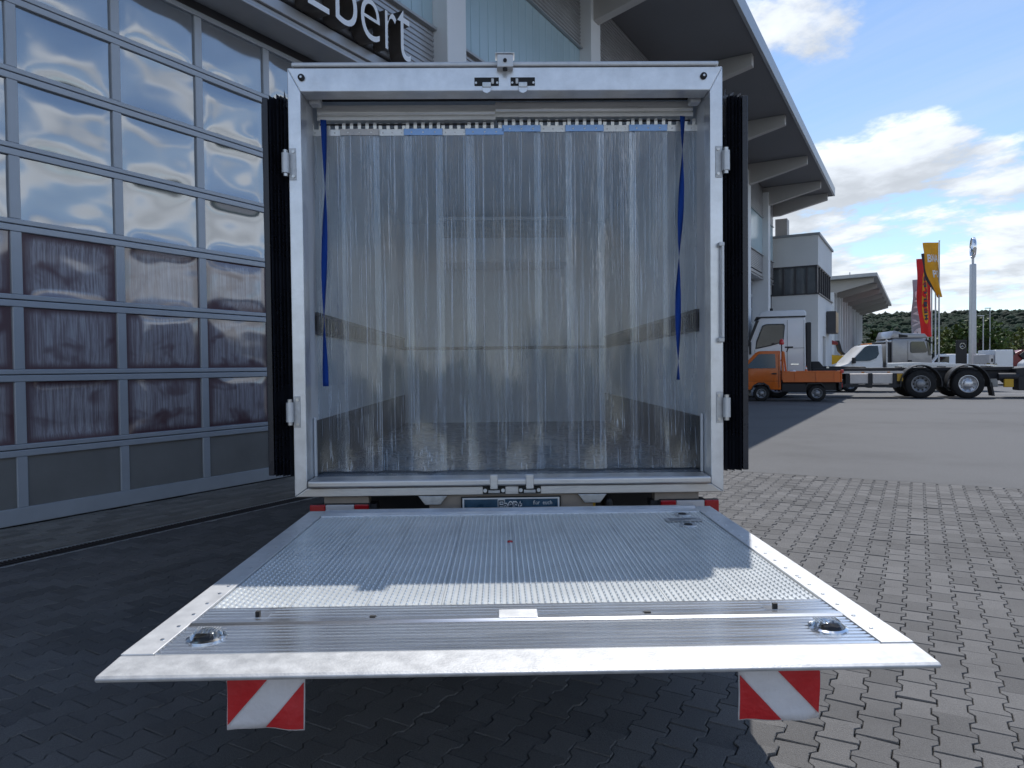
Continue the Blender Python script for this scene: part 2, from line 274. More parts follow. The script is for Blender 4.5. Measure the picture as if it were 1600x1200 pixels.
# ------------------------------------------------------------------ mesh helpers
class MB:
    """Collects verts and faces for ONE mesh object."""
    def __init__(s): s.v = []; s.f = []
    def add(s, vs, fs):
        o = len(s.v); s.v += [tuple(p) for p in vs]; s.f += [tuple(i + o for i in f) for f in fs]; return s
    def box(s, x0, x1, y0, y1, z0, z1):
        return s.add([(x0, y0, z0), (x1, y0, z0), (x1, y1, z0), (x0, y1, z0), (x0, y0, z1), (x1, y0, z1), (x1, y1, z1), (x0, y1, z1)],
                     [(0, 3, 2, 1), (4, 5, 6, 7), (0, 1, 5, 4), (1, 2, 6, 5), (2, 3, 7, 6), (3, 0, 4, 7)])
    def prism(s, poly, a0, a1, axis='y', inset=None):
        """polygon extruded along an axis: 'y' poly=(x,z); 'x' poly=(y,z); 'z' poly=(x,y)"""
        def P(p, a):
            return {'y': (p[0], a, p[1]), 'x': (a, p[0], p[1]), 'z': (p[0], p[1], a)}[axis]
        n = len(poly)
        vs = [P(p, a0) for p in poly] + [P(p, a1) for p in poly]
        fs = [tuple(range(n)), tuple(range(2 * n - 1, n - 1, -1))] + [(i, i + n, (i + 1) % n + n, (i + 1) % n) for i in range(n)]
        return s.add(vs, fs)
    def tube(s, p0, p1, r0, r1=None, n=10, caps=True):
        r1 = r0 if r1 is None else r1
        p0, p1 = Vector(p0), Vector(p1); d = (p1 - p0).normalized()
        a = d.orthogonal().normalized(); b = d.cross(a)
        vs = []
        for p, r in ((p0, r0), (p1, r1)):
            for i in range(n):
                t = 2 * math.pi * i / n; vs.append(p + a * (r * math.cos(t)) + b * (r * math.sin(t)))
        fs = [(i, (i + 1) % n, (i + 1) % n + n, i + n) for i in range(n)]
        if caps: fs += [tuple(range(n - 1, -1, -1)), tuple(range(n, 2 * n))]
        return s.add(vs, fs)
    def lathe(s, prof, c=(0, 0, 0), axis='y', n=24, caps=True):
        """profile [(r, a)] turned about an axis through c"""
        vs = []
        for r, a in prof:
            for i in range(n):
                t = 2 * math.pi * i / n; u, w = r * math.cos(t), r * math.sin(t)
                q = {'y': (u, a, w), 'z': (u, w, a), 'x': (a, u, w)}[axis]
                vs.append((c[0] + q[0], c[1] + q[1], c[2] + q[2]))
        fs = []
        for k in range(len(prof) - 1):
            for i in range(n):
                j = (i + 1) % n; fs.append((k * n + i, k * n + j, (k + 1) * n + j, (k + 1) * n + i))
        if caps and prof[0][0] > 1e-4: fs.append(tuple(range(n)))
        if caps and prof[-1][0] > 1e-4: fs.append(tuple(range((len(prof) - 1) * n, len(prof) * n)))
        return s.add(vs, fs)
    def mesh(s, name, bevel=0, seg=2, smooth=False, angle=40):
        me = bpy.data.meshes.new(name); me.from_pydata(s.v, [], s.f)
        bm = bmesh.new(); bm.from_mesh(me); bmesh.ops.recalc_face_normals(bm, faces=bm.faces)
        if bevel:
            es = [e for e in bm.edges if len(e.link_faces) == 2 and e.calc_face_angle(0) > R(25)]
            bmesh.ops.bevel(bm, geom=es, offset=bevel, segments=seg, affect='EDGES', profile=0.5, clamp_overlap=True)
        bm.to_mesh(me); bm.free()
        if smooth:
            me.polygons.foreach_set('use_smooth', [True] * len(me.polygons)); me.set_sharp_from_angle(angle=R(angle))
        return me
    def build(s, name, m, parent=None, bevel=0, seg=2, smooth=False, angle=40, loc=None):
        me = s.mesh(name, bevel, seg, smooth, angle)
        return obj(name, me, m, parent, loc)
def obj(name, me, m=None, parent=None, loc=None):
    o = bpy.data.objects.new(name, me); COL.objects.link(o)
    if m and not me.materials: me.materials.append(MATS[m])
    if parent: o.parent = parent
    if loc: o.location = loc
    return o
def tag(o, label=None, cat=None, group=None, kind=None):
    if label: o['label'] = label
    if cat: o['category'] = cat
    if group: o['group'] = group
    if kind: o['kind'] = kind
    return o
def thing(name, label, cat, loc=(0, 0, 0), rz=0.0, group=None):
    o = bpy.data.objects.new(name, None); COL.objects.link(o); o.location = loc; o.rotation_euler = (0, 0, rz); o.empty_display_size = 0.2
    return tag(o, label, cat, group)
def copy_tree(o, parent=None):
    c = o.copy(); COL.objects.link(c)
    if parent: c.parent = parent
    for ch in list(o.children): copy_tree(ch, c)
    return c
def glyph(ch, x0, x1, z0, z1, y0, y1, name, m, parent, mside=None, bold=0.0):
    """a character as solid lettering filling the box x0..x1, z0..z1, reading along +x, facing -y"""
    cu = bpy.data.curves.new(name, 'FONT'); cu.body = ch; cu.extrude = 0.5; cu.offset = bold; cu.resolution_u = 6
    t = bpy.data.objects.new(name, cu); COL.objects.link(t)
    me = bpy.data.meshes.new_from_object(t.evaluated_get(bpy.context.evaluated_depsgraph_get()))
    bpy.data.objects.remove(t); bpy.data.curves.remove(cu)
    xs = [v.co.x for v in me.vertices]; ys = [v.co.y for v in me.vertices]
    ax, bx, ay, by = min(xs), max(xs), min(ys), max(ys)
    for v in me.vertices:
        x, y, z = v.co
        v.co = (x0 + (x - ax) / (bx - ax) * (x1 - x0), y0 if z > 0 else y1, z0 + (y - ay) / (by - ay) * (z1 - z0))
    me.materials.clear(); me.materials.append(MATS[m])
    if mside:
        me.materials.append(MATS[mside])
        me.update()
        for p in me.polygons: p.material_index = 0 if p.normal.y < -0.9 else 1
    me.name = name
    return obj(name, me, None, parent)

# ================================================================== SETTING
A = R(29.8)                                   # the hall's front runs 29.8 degrees off the truck's axis
U = Vector((math.sin(A), math.cos(A), 0)); O = Vector((math.cos(A), -math.sin(A), 0)); P0 = Vector((-4.46, 6.18, 0))
def bw(t, o, z=0.0): return P0 + U * t + O * o + Vector((0, 0, z))
BROT = math.pi / 2 - A                         # local x = along the front, local -y = outwards

ground = MB().add([(-2500, -2500, -0.06), (2500, -2500, -0.06), (2500, 2500, -0.06), (-2500, 2500, -0.06)], [(0, 1, 2, 3)]).build('ground', 'field')
tag(ground, kind='structure')
def sheet(name, t0, t1, o0, o1, z, m):
    e = MB().add([(t0, -o1, z), (t1, -o1, z), (t1, -o0, z), (t0, -o0, z)], [(0, 1, 2, 3)]).build(name, m)
    e.location = P0; e.rotation_euler = (0, 0, BROT); return tag(e, kind='structure')
T_EDGE = 6.1
yard = sheet('asphalt_yard', T_EDGE, 190, -1, 130, 0.0, 'asphalt')
pave = sheet('paved_yard', -5.4, T_EDGE - 0.002, -1, 12.0, -0.022, 'joint')
sheet('paved_yard_beyond', -60, -5.38, -1, 130, -0.003, 'paver'); sheet('paved_yard_beyond', -5.38, T_EDGE - 0.002, 12.02, 130, -0.003, 'paver')
# painted bay line on the far asphalt
ln = MB().add([(0, 0, 0), (6.5, 0, 0), (6.5, 0.12, 0), (0, 0.12, 0)], [(0, 1, 2, 3)]).build('painted_line', 'paint_line'); ln.location = (17.3, 32.0, 0.004); ln.rotation_euler = (0, 0, R(-28)); tag(ln, kind='structure')

# interlocking double-T concrete blocks: wide heads, narrow waist, neighbouring columns half a block apart
PL, PP = 0.166, 0.124
def paver_poly(g):
    L, w1, w2 = PL / 2 - g, PP / 2 + 0.0105 - g, PP / 2 - 0.0105 - g
    a, b = PL * 0.31, PL * 0.19
    right = [(-L, w1), (-a, w1), (-b, w2), (b, w2), (a, w1), (L, w1)]
    return [(x, -y) for x, y in right] + [(x, y) for x, y in reversed(right)]
def paver_geo():
    top, side = paver_poly(0.0045), paver_poly(0.0018); n = len(top)
    vs = [(x, y, 0.0) for x, y in top] + [(x, y, -0.004) for x, y in side] + [(x, y, -0.03) for x, y in side]
    fs = [tuple(range(n))] + [(i + n, (i + 1) % n + n, (i + 1) % n, i) for i in range(n)] + [(i + 2 * n, (i + 1) % n + 2 * n, (i + 1) % n + n, i + n) for i in range(n)]
    return vs, fs
PV, PF = paver_geo()
pme = MB().add(PV, PF).mesh('paver'); pme.materials.append(MATS['paver'])
blocks = []
inv = cam_o.matrix_world.inverted()
for j in range(int((12.0 - 1.42) / PP)):
    o = 1.42 + PP / 2 + j * PP
    for i in range(-28, 90):
        t = T_EDGE - PL / 2 - i * PL - (PL / 2 if j % 2 else 0)
        if t < -5.2 or t + PL / 2 > T_EDGE + 0.001: continue
        w = bw(t, o); c = inv @ w
        px = 1600 * 9; py = 0
        if c.z < -0.3: px = 800 + 1109 * c.x / -c.z; py = 600 - 1109 * c.y / -c.z
        seen = -20 < px < 1620 and py < 1225
        if seen and py < 1062:                       # behind the tail lift and the truck: not among the pieces that show
            lx = 485 - (py - 800) * 338 / 260; rx = 1105 + (py - 790) * 365 / 242
            if lx < px < rx and py > 780: seen = False
            if py <= 780 and 455 < px < 1135: seen = False
        blocks.append((0 if seen else 1, w.length, t, o))
blocks.sort()
rest = MB()
for k, (hid, d, t, o) in enumerate(blocks):
    dz = random.gauss(0, 0.0012); tx, ty = random.gauss(0, 0.008), random.gauss(0, 0.010); rz = random.gauss(0, 0.012)
    odd = random.random() < 0.07
    if odd: rz += random.choice((-1, 1)) * 0.035; dz -= 0.003; tx += random.gauss(0, 0.02)
    if k < 300:
        e = obj('paver', pme, None, pave); e.location = (t, -o, dz); e.rotation_euler = (tx, ty, rz)
    else:
        M = Matrix.Translation((t, -o, dz)) @ Matrix.Rotation(rz, 4, 'Z') @ Matrix.Rotation(ty, 4, 'Y') @ Matrix.Rotation(tx, 4, 'X')
        rest.add([M @ Vector(p) for p in PV], PF)
tag(rest.build('paver_field', 'paver', pave), kind='stuff')
# half blocks closing the edge against the asphalt
edge = MB()
for j in range(int((12.0 - 1.42) / PP)):
    if j % 2:
        o = 1.42 + PP / 2 + j * PP; edge.box(T_EDGE - PL / 2 + 0.003, T_EDGE - 0.003, -o - PP / 2 + 0.008, -o + PP / 2 - 0.008, -0.03, -0.001)
tag(edge.build('edge_blocks', 'paver', pave, bevel=0.003, seg=1), kind='stuff')
# apron of plain bricks between drain and door, and the slotted drain
bme = MB().box(-0.0965, 0.0965, -0.0465, 0.0465, -0.03, 0).mesh('brick', bevel=0.003, seg=1); bme.materials.append(MATS['apron_brick'])
apron = []
for j in range(11):
    o = 0.06 + 0.05 + j * 0.1
    for i in range(60): apron.append((bw(-3.2 + i * 0.2 + (0.1 if j % 2 else 0), o).length, -3.2 + i * 0.2 + (0.1 if j % 2 else 0), o))
apron.sort(); ar = MB()
for k, (d, t, o) in enumerate(apron):
    if t > T_EDGE - 0.1: continue
    if k < 300:
        e = obj('brick', bme, None, pave); e.location = (t, -o, random.gauss(0, 0.0015)); e.rotation_euler = (random.gauss(0, 0.01), random.gauss(0, 0.01), 0)
    else: ar.box(t - 0.0965, t + 0.0965, -o - 0.0465, -o + 0.0465, -0.03, random.gauss(0, 0.001))
tag(ar.build('brick_field', 'apron_brick', pave), kind='stuff')
dr = thing('drain_channel', 'slotted metal drain channel running along the workshop door', 'drain', bw(0, 1.305), BROT)
MB().box(-5, 6.1, -0.110, -0.092, -0.03, 0.002).box(-5, 6.1, 0.092, 0.110, -0.03, 0.002).build('edge_rail', 'galv', dr)
g = MB()
for i in range(370): g.box(-5 + i * 0.03, -5 + i * 0.03 + 0.014, -0.091, 0.091, -0.02, -0.003)
tag(g.build('grate_bar', 'grate', dr), kind='stuff')

# ------------------------------------------------------------------ forested hill
def hill_h(az):
    return 80 + 6 * math.sin(az * 2.3 + 0.4) + 5 * math.sin(az * 7.1 + 1.0) + 2.0 * math.sin(az * 17.0)
def hill_z(az, r):
    s = min(1, max(0, (r - 520) / 1000.0)); s = s * s * (3 - 2 * s)
    return hill_h(az) * s + 5 * mnoise.noise((r * 0.006, az * 9, 0.3)) * min(1, (r - 500) / 200)
NA, NR = 170, 16; hb = MB(); vs = []
for i in range(NA + 1):
    az = R(-25 + i * 1.0)
    for k in range(NR + 1):
        r = 500 + k * 80; vs.append((math.sin(az) * r, math.cos(az) * r, hill_z(az, r) - (1.5 if k == 0 else 0)))
hb.add(vs, [(i * (NR + 1) + k, (i + 1) * (NR + 1) + k, (i + 1) * (NR + 1) + k + 1, i * (NR + 1) + k + 1) for i in range(NA) for k in range(NR)])
hill = hb.build('hill', 'hill_ground', smooth=True); tag(hill, kind='structure')
fo = MB(); rng = random.Random(5)
ico = bmesh.new(); bmesh.ops.create_icosphere(ico, subdivisions=1, radius=1.0)
iv = [v.co.copy() for v in ico.verts]; ifc = [tuple(v.index for v in f.verts) for f in ico.faces]; ico.free()
for q in range(52000):
    wide = q % 7 == 0
    az = R(rng.uniform(-20, 100) if wide else rng.uniform(25, 39.5)); r = 690 + 850 * rng.random() ** 0.8
    s = rng.uniform(1.7, 3.4) * (2.0 if wide else 1); z = hill_z(az, r); conif = rng.random() < 0.25
    c = Vector((math.sin(az) * r, math.cos(az) * r, z + s * 0.6))
    fo.add([(c.x + p.x * s * (0.75 if conif else 1.1) * rng.uniform(0.75, 1.25), c.y + p.y * s * (0.75 if conif else 1.1), c.z + p.z * s * (1.15 if conif else 0.9) * rng.uniform(0.8, 1.2)) for p in iv], ifc)
forest = fo.build('forest', 'forest', smooth=True, angle=180); tag(forest, 'dark green wooded ridge closing the view behind the yard', 'forest', kind='stuff')

# ================================================================== WORKSHOP HALL
hall = thing('workshop_hall', 'long grey workshop hall with big glazed sectional door and cantilevered flat roof', 'building', P0, BROT)
def bx(mb, t0, t1, o0, o1, z0, z1): return mb.box(t0, t1, -o1, -o0, z0, z1)
COLS = [6.12 + 5.5 * k for k in range(5)] + [32.7, 35.5]
HZ = 9.8
# solid wall behind everything
bx(MB(), -9, 35.8, -0.4, -0.12, 0.0, HZ - 0.01).build('wall', 'cladding_dark', hall)
def corrugated(t0, t1, z0, z1, o, pitch, m, name='cladding_panel', amp=0.018):
    mb = MB(); vs = []; n = max(2, int((z1 - z0) / pitch)); p = (z1 - z0) / n
    prof = []
    for i in range(n):
        for f, a in ((0.0, 0), (0.12, 1), (0.5, 1), (0.62, 0)): prof.append((z0 + (i + f) * p, o + a * amp))
    prof.append((z1, o))
    for z, oo in prof: vs += [(t0, -oo, z), (t1, -oo, z)]
    for z, oo in ((z1, o - 0.06), (z0, o - 0.06)): vs += [(t0, -oo, z), (t1, -oo, z)]
    k = len(vs) // 2
    mb.add(vs, [(2 * i, 2 * i + 1, 2 * ((i + 1) % k) + 1, 2 * ((i + 1) % k)) for i in range(k)] + [tuple(2 * i for i in range(k)), tuple(2 * i + 1 for i in reversed(range(k)))])
    return mb.build(name, m, hall)
bays = [(-9.0, 5.86)] + [(COLS[i] + 0.26, COLS[i + 1] - 0.26) for i in range(6)]
for bi, (a, b) in enumerate(bays):
    # lintel band: lower trim, panel seams every few metres
    segs = [a] + [s for s in (-5.2, -1.6, 2.0) if a < s < b] + [b]
    for s0, s1 in zip(segs[:-1], segs[1:]):
        corrugated(s0 + 0.006, s1 - 0.006, 5.72, 6.52, 0.45, 0.076, 'cladding')
        corrugated(s0 + 0.006, s1 - 0.006, 8.36, HZ - 0.02, 0.45, 0.076, 'cladding')
    bx(MB(), a, b, -0.1, 0.41, 5.66, 5.70).build('ledge', 'cladding_dark', hall)
    tr_ = MB(); bx(tr_, a, b, 0.05, 0.50, 5.40, 5.44); bx(tr_, a, b, 0.05, 0.44, 5.44, 5.52); bx(tr_, a, b, 0.05, 0.48, 5.52, 5.655); tr_.build('lintel_trim', 'cladding', hall, bevel=0.01)
    bx(MB(), a, b, 0.02, 0.53, 6.52, 6.565).build('glazing_sill', 'fascia', hall, bevel=0.008)
    bx(MB(), a, b, 0.02, 0.52, 8.33, 8.36).build('glazing_head', 'fascia', hall)
gme = MB().box(-0.128, 0.128, -0.03, 0.03, 6.568, 8.328).mesh('glass_channel', bevel=0.012, seg=2); gme.materials.append(MATS['channel_glass'])
for a, b in bays:
    if b < 0 or (a > 12 and b < 27): pass
    n = int((b - a) / 0.264); p = (b - a) / n
    for i in range(n):
        t = a + (i + 0.5) * p
        if t < 2.5 or 13.2 < t < 26: continue
        e = obj('glass_channel', gme, None, hall); e.location = (t, -0.42, 0); e.scale.x = p / 0.264
bx(MB(), -9, 2.5, 0.30, 0.42, 6.568, 8.328).build('glazing_band', 'channel_glass', hall)
bx(MB(), 13.3, 26, 0.20, 0.30, 6.568, 8.328).build('glazing_band', 'channel_glass', hall)
# columns and tapered roof brackets
for c in COLS:
    if c < 35: bx(MB(), c - 0.26, c + 0.26, -0.1, 0.72, 0.0, 9.55).build('column', 'column', hall, bevel=0.012)
    b = MB(); b.prism([(-0.3, 8.95), (-0.75, 8.95), (-3.0, 9.48), (-3.0, HZ - 0.004), (-0.3, HZ - 0.004)], c - 0.13, c + 0.13, 'x'); b.build('roof_bracket', 'beam', hall, bevel=0.012)
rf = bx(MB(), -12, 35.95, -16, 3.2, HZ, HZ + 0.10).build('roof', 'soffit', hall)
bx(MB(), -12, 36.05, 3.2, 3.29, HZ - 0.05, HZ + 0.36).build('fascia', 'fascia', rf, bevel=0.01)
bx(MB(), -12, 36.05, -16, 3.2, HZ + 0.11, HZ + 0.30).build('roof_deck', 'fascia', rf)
bx(MB(), 35.95, 36.04, -16, 3.2, HZ - 0.05, HZ + 0.36).build('fascia', 'fascia', rf)
# end wall and chimney-like duct at the far end
bx(MB(), 35.5, 35.78, -16, -0.42, 0, HZ - 0.01).build('end_wall', 'cladding', hall)
bx(MB(), 36.5, 37.2, 0.35, 0.95, 7.7, 9.0).build('vent_duct', 'beam', hall, bevel=0.03)
# bays without a door in view
for a, b in bays[1:4]:
    bx(MB(), a, b, -0.1, 0.10, 0.0, 5.38).build('bay_panel', 'door_panel', hall)

# sectional doors: rails, stiles and bulged acrylic panes
def sectional_door(t0, t1, ncol, nrow, rh, label):
    d = MB(); p = (t1 - t0) / ncol
    d2 = bx(MB(), t0, t1, -0.118, -0.075, 0.0, nrow * rh).build('door_leaf', 'door_frame', hall)
    d2.name = 'sectional_door'; d2['label'] = label
    for r_ in range(nrow + 1):
        z = r_ * rh
        if r_ == 0: bx(MB(), t0, t1, -0.075, 0.012, 0.0, 0.15).build('rail', 'door_frame', d2, bevel=0.006)
        elif r_ == nrow: bx(MB(), t0, t1, -0.075, 0.010, z - 0.06, z - 0.002).build('rail', 'door_frame', d2, bevel=0.006)
        else:
            bx(MB(), t0, t1, -0.075, 0.010, z - 0.062, z - 0.004).build('rail', 'door_frame', d2, bevel=0.006)
            bx(MB(), t0, t1, -0.075, 0.012, z + 0.004, z + 0.048).build('rail', 'door_frame', d2, bevel=0.006)
    for c in range(ncol + 1):
        t = t0 + c * p
        for r_ in range(nrow):
            z0 = r_ * rh + (0.151 if r_ == 0 else 0.049); z1 = (r_ + 1) * rh - 0.063
            bx(MB(), t - 0.045, t + 0.045, -0.075, 0.007, z0, z1).build('stile', 'door_frame', d2, bevel=0.005, seg=1)
    for r_ in range(nrow):
        z0 = r_ * rh + (0.151 if r_ == 0 else 0.049); z1 = (r_ + 1) * rh - 0.063
        for c in range(ncol):
            a, b = t0 + c * p + 0.046, t0 + (c + 1) * p - 0.046
            if r_ == 0:
                bx(MB(), a, b, -0.075, -0.012, z0, z1).build('infill_panel', 'door_panel', d2); continue
            nx, nz = 18, 14; vs = []; amp = random.uniform(0.006, 0.016) * random.choice((1, 1, -1)); ph = random.uniform(0, 9)
            for k in range(nz + 1):
                for i in range(nx + 1):
                    u_, v_ = i / nx, k / nz
                    bul = (1 - (2 * u_ - 1) ** 4) * (1 - (2 * v_ - 1) ** 4)
                    w_ = mnoise.noise((u_ * 2.1 + ph, v_ * 1.7, ph)) * 0.006 * bul
                    vs.append((a + (b - a) * u_, 0.020 - amp * bul - w_, z0 + (z1 - z0) * v_))
            fs = [(k * (nx + 1) + i, k * (nx + 1) + i + 1, (k + 1) * (nx + 1) + i + 1, (k + 1) * (nx + 1) + i) for k in range(nz) for i in range(nx)]
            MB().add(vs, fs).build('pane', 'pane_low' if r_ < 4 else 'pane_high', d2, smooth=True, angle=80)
    return d2
sectional_door(-3.62, 5.83, 10, 8, 0.667, 'tall sectional door with bulged acrylic panes')
sectional_door(28.5, 32.3, 4, 8, 0.667, 'sectional door in the far bay')
sectional_door(33.1, 35.2, 2, 8, 0.667, 'sectional door in the last bay')
bx(MB(), 5.83, 5.87, -0.05, 0.30, 0.0, 5.39).build('door_jamb', 'door_frame', hall)
# lettering over the door
for ch, a, b, z0, z1 in (('E', 3.02, 3.37, 5.67, 6.38), ('b', 3.48, 3.87, 5.66, 6.44), ('e', 3.94, 4.31, 5.66, 6.19), ('r', 4.42, 4.655, 5.67, 6.19), ('t', 4.68, 4.97, 5.66, 6.34)):
    o = glyph(ch, a, b, z0, z1, -0.70, -0.485, 'letter', 'letter_face', hall, 'letter_side', bold=-0.012)
    o['label'] = 'white raised letter %s with dark returns' % ch
ob_ = MB(); bx(ob_, 2.6, 5.3, 0.47, 0.484, 5.80, 5.84); ob_.build('letter_rail', 'cladding_dark', hall)

# ================================================================== OFFICE BLOCK
off = thing('office_block', 'white rendered office block with dark corner window adjoining the workshop hall', 'building', bw(36.0, 0), BROT); off.scale = (1.0, 1.09, 0.975)
def b2(t0, t1, o0, o1, z0, z1, nm, m, bev=0.0, par=None): return MB().box(t0, t1, -o1, -o0, z0, z1).build(nm, m, par or off, bevel=bev)
b2(0, 6.6, -6, 2.3, 5.95 + 0.6, 8.1, 'upper_wall', 'render_white')
b2(0.25, 6.4, -6, 2.05, 5.08, 6.55, 'window_core', 'dark_frame')
b2(0, 6.6, -6, 2.3, 2.9, 5.08, 'lower_wall', 'render_white')
b2(0, 0.24, -6, 0.22, 5.08, 6.55, 'window_pier', 'render_white')
b2(0, 2.0, -6, 2.3, 0, 2.9, 'base_wall', 'render_white')
b2(2.0, 3.4, -6, 1.9, 0, 2.9, 'entrance_recess', 'dark_frame')
b2(3.4, 6.6, -6, 2.3, 0, 2.9, 'base_wall', 'render_white')
b2(2.1, 3.3, 1.92, 1.96, 0.05, 2.5, 'door', 'win_glass')
for t_ in (2.05, 2.68, 3.3): b2(t_, t_ + 0.07, 1.9, 2.0, 0, 2.6, 'door_frame', 'dark_frame')
b2(-0.08, 6.68, -6, 2.38, 8.1, 8.22, 'coping', 'coping')
b2(-0.05, 0.06, 0.2, 2.36, 5.02, 5.09, 'window_sill', 'dark_frame'); b2(0.06, 6.6, 2.25, 2.36, 5.02, 5.09, 'window_sill', 'dark_frame')
wf = b2(0.02, 0.24, 0.22, 2.27, 6.47, 6.548, 'window_frame', 'dark_frame')
for o_ in (0.24, 0.72, 1.25, 1.75, 2.19): b2(0.03, 0.24, o_, o_ + 0.08, 5.09, 6.47, 'mullion', 'dark_frame')
for o0, o1 in ((0.32, 0.72), (0.80, 1.25), (1.33, 1.75), (1.83, 2.19)): b2(0.10, 0.14, o0, o1, 5.09, 6.47, 'pane', 'win_glass')
for i in range(7):
    t_ = 0.24 + i * 0.98; b2(t_, t_ + 0.08, 2.06, 2.27, 5.09, 6.547, 'mullion', 'dark_frame')
    if i < 6: b2(t_ + 0.08, t_ + 0.98, 2.13, 2.17, 5.09, 6.547, 'pane', 'win_glass')
sb = b2(3.6, 5.0, 2.32, 2.75, 3.1, 4.35, 'sign_box', 'dark_frame', 0.02); b2(3.65, 4.95, 2.752, 2.765, 3.15, 4.3, 'sign_face', 'sign_tan', 0, sb)

# ================================================================== SECOND HALL
h2 = thing('far_hall', 'distant grey hall with slim white fins under a flat cantilevered roof', 'building', bw(65, 0), BROT)
def b3(t0, t1, o0, o1, z0, z1, nm, m, bev=0.0): return MB().box(t0, t1, -o1, -o0, z0, z1).build(nm, m, h2, bevel=bev)
b3(0, 36, -14, 0, 0, 8.3, 'wall', 'hall_grey')
r2 = MB(); r2.prism([(14, 8.30), (-3.9, 8.72), (-3.9, 9.0), (14, 8.62)], -0.7, 36.5, 'x'); r2.build('roof', 'fascia', h2)
for i in range(7):
    t_ = 0.3 + i * 5.6
    MB().prism([(-0.05, 7.5), (-0.5, 7.5), (-3.6, 8.3), (-3.6, 8.70), (-0.05, 8.61)], t_ - 0.12, t_ + 0.12, 'x').build('roof_bracket', 'beam', h2)
    b3(t_ + 2.2, t_ + 2.5, 0.02, 0.5, 0, 8.5, 'fin', 'column')
    b3(t_ - 0.15, t_ + 0.15, 0.02, 0.5, 0, 7.6, 'fin', 'column')
for i in range(2): b3(0.6 + i * 1.5, 1.9 + i * 1.5, 0.01, 0.06, 3.6, 6.0, 'window', 'channel_glass')
for i in range(11): b3(0.5, 8.0, 0.01, 0.07, 0.6 + i * 0.26, 0.74 + i * 0.26, 'louvre', 'fascia')
b3(28, 36, 0.01, 0.3, 0, 4.2, 'white_panel', 'render_white')
b3(1.2, 3.6, 0.08, 0.3, 6.6, 7.3, 'sign_board', 'cladding')
MB().tube((10, -1, 8.9), (10, -1, 10.4), 0.05).build('aerial', 'pole', h2)

# ================================================================== REFRIGERATED BOX TRUCK
TR = R(0.88); TP = Vector((-0.015, 3.65, 0))
truck = thing('box_truck', 'white refrigerated box truck with open rear doors and lowered aluminium tail lift', 'truck', TP, TR)
def tp(mb, nm, m, par=None, **k): return mb.build(nm, m, par or truck, **k)
def tb(x0, x1, y0, y1, z0, z1, nm, m, par=None, **k): return tp(MB().box(x0, x1, y0, y1, z0, z1), nm, m, par, **k)
XO, XI, ZB, ZT, ZI = 1.108, 1.043, 0.70, 2.885, 2.765
ZF = 0.745
# mitred rear portal
tp(MB().prism([(-XO, ZB), (-XI, ZF), (-XI, ZI), (-XO, ZT)], 0, 0.11), 'frame_post', 'alu', bevel=0.004)
tp(MB().prism([(XO, ZB), (XI, ZF), (XI, ZI), (XO, ZT)], 0, 0.11), 'frame_post', 'alu', bevel=0.004)
tp(MB().prism([(-XO, ZT), (-XI, ZI), (XI, ZI), (XO, ZT)], 0, 0.11), 'frame_header', 'alu', bevel=0.004)
tp(MB().prism([(-XO, ZB), (-XI, ZF), (XI, ZF), (XO, ZB)], 0, 0.11), 'frame_sill', 'alu_brushed', bevel=0.004)
tb(-1.085, 1.085, -0.012, 0.10, ZT + 0.002, ZT + 0.024, 'roof_trim', 'alu_satin', bevel=0.006)
tb(-1.035, 1.035, -0.035, 0.12, ZF + 0.004, ZF + 0.044, 'sill_bar', 'alu_brushed', bevel=0.012, seg=3)
# shell
tb(-1.10, -1.046, 0.112, 3.78, 0.72, 2.87, 'side_wall', 'grp_white'); tb(1.046, 1.10, 0.112, 3.78, 0.72, 2.87, 'side_wall', 'grp_white')
tb(-1.046, 1.046, 0.112, 3.78, 2.845, 2.87, 'roof', 'grp_white'); tb(-1.046, 1.046, 3.73, 3.78, 0.72, 2.845, 'front_wall', 'grp_white')
tb(-1.046, 1.046, 0.122, 3.73, 0.70, 0.786, 'load_floor', 'truck_floor')
for s in (-1, 1):
    x0, x1 = sorted((s * 1.0455, s * 1.038)); tb(x0, x1, 0.20, 3.729, 0.787, 1.08, 'kick_plate', 'kick')
    xa, xb = sorted((s * 1.0452, s * 1.030)); e = MB().box(xa, xb, 0.22, 3.70, 1.545, 1.563).box(xa, xb, 0.22, 3.70, 1.648, 1.666)
    for i in range(68): e.box(xa, xb, 0.23 + i * 0.051, 0.25 + i * 0.051, 1.563, 1.648)
    tp(e, 'lashing_track', 'track')
    xa, xb = sorted((s * 1.0458, s * 1.042)); tb(xa, xb, 0.22, 3.70, 1.5635, 1.6475, 'track_slot', 'black')
    # white corner cove along the wall foot by the doorway
    xa, xb = sorted((s * 1.0375, s * 1.026)); tb(xa, xb, 0.125, 0.150, 0.787, 1.10, 'corner_trim', 'grp_white', bevel=0.003)
tb(-1.03, 1.03, 3.70, 3.7295, 1.545, 1.572, 'front_lashing_rail', 'track')
ev = tb(-0.62, 0.62, 3.20, 3.729, 2.36, 2.80, 'evaporator_unit', 'grp_white', bevel=0.03)
tb(-0.59, 0.59, 3.196, 3.199, 2.60, 2.765, 'fan_grille', 'black', ev)
g = MB()
for i in range(14): g.box(-0.59, 0.59, 3.188, 3.1955, 2.603 + i * 0.0118, 2.606 + i * 0.0118)
for i in range(40): g.box(-0.588 + i * 0.03, -0.585 + i * 0.03, 3.1885, 3.1955, 2.60, 2.765)
tag(tp(g, 'grille_wire', 'steel', ev), kind='stuff')
tb(-0.62, 0.62, 3.17, 3.1995, 2.765, 2.795, 'grille_trim', 'rail_bright', ev)
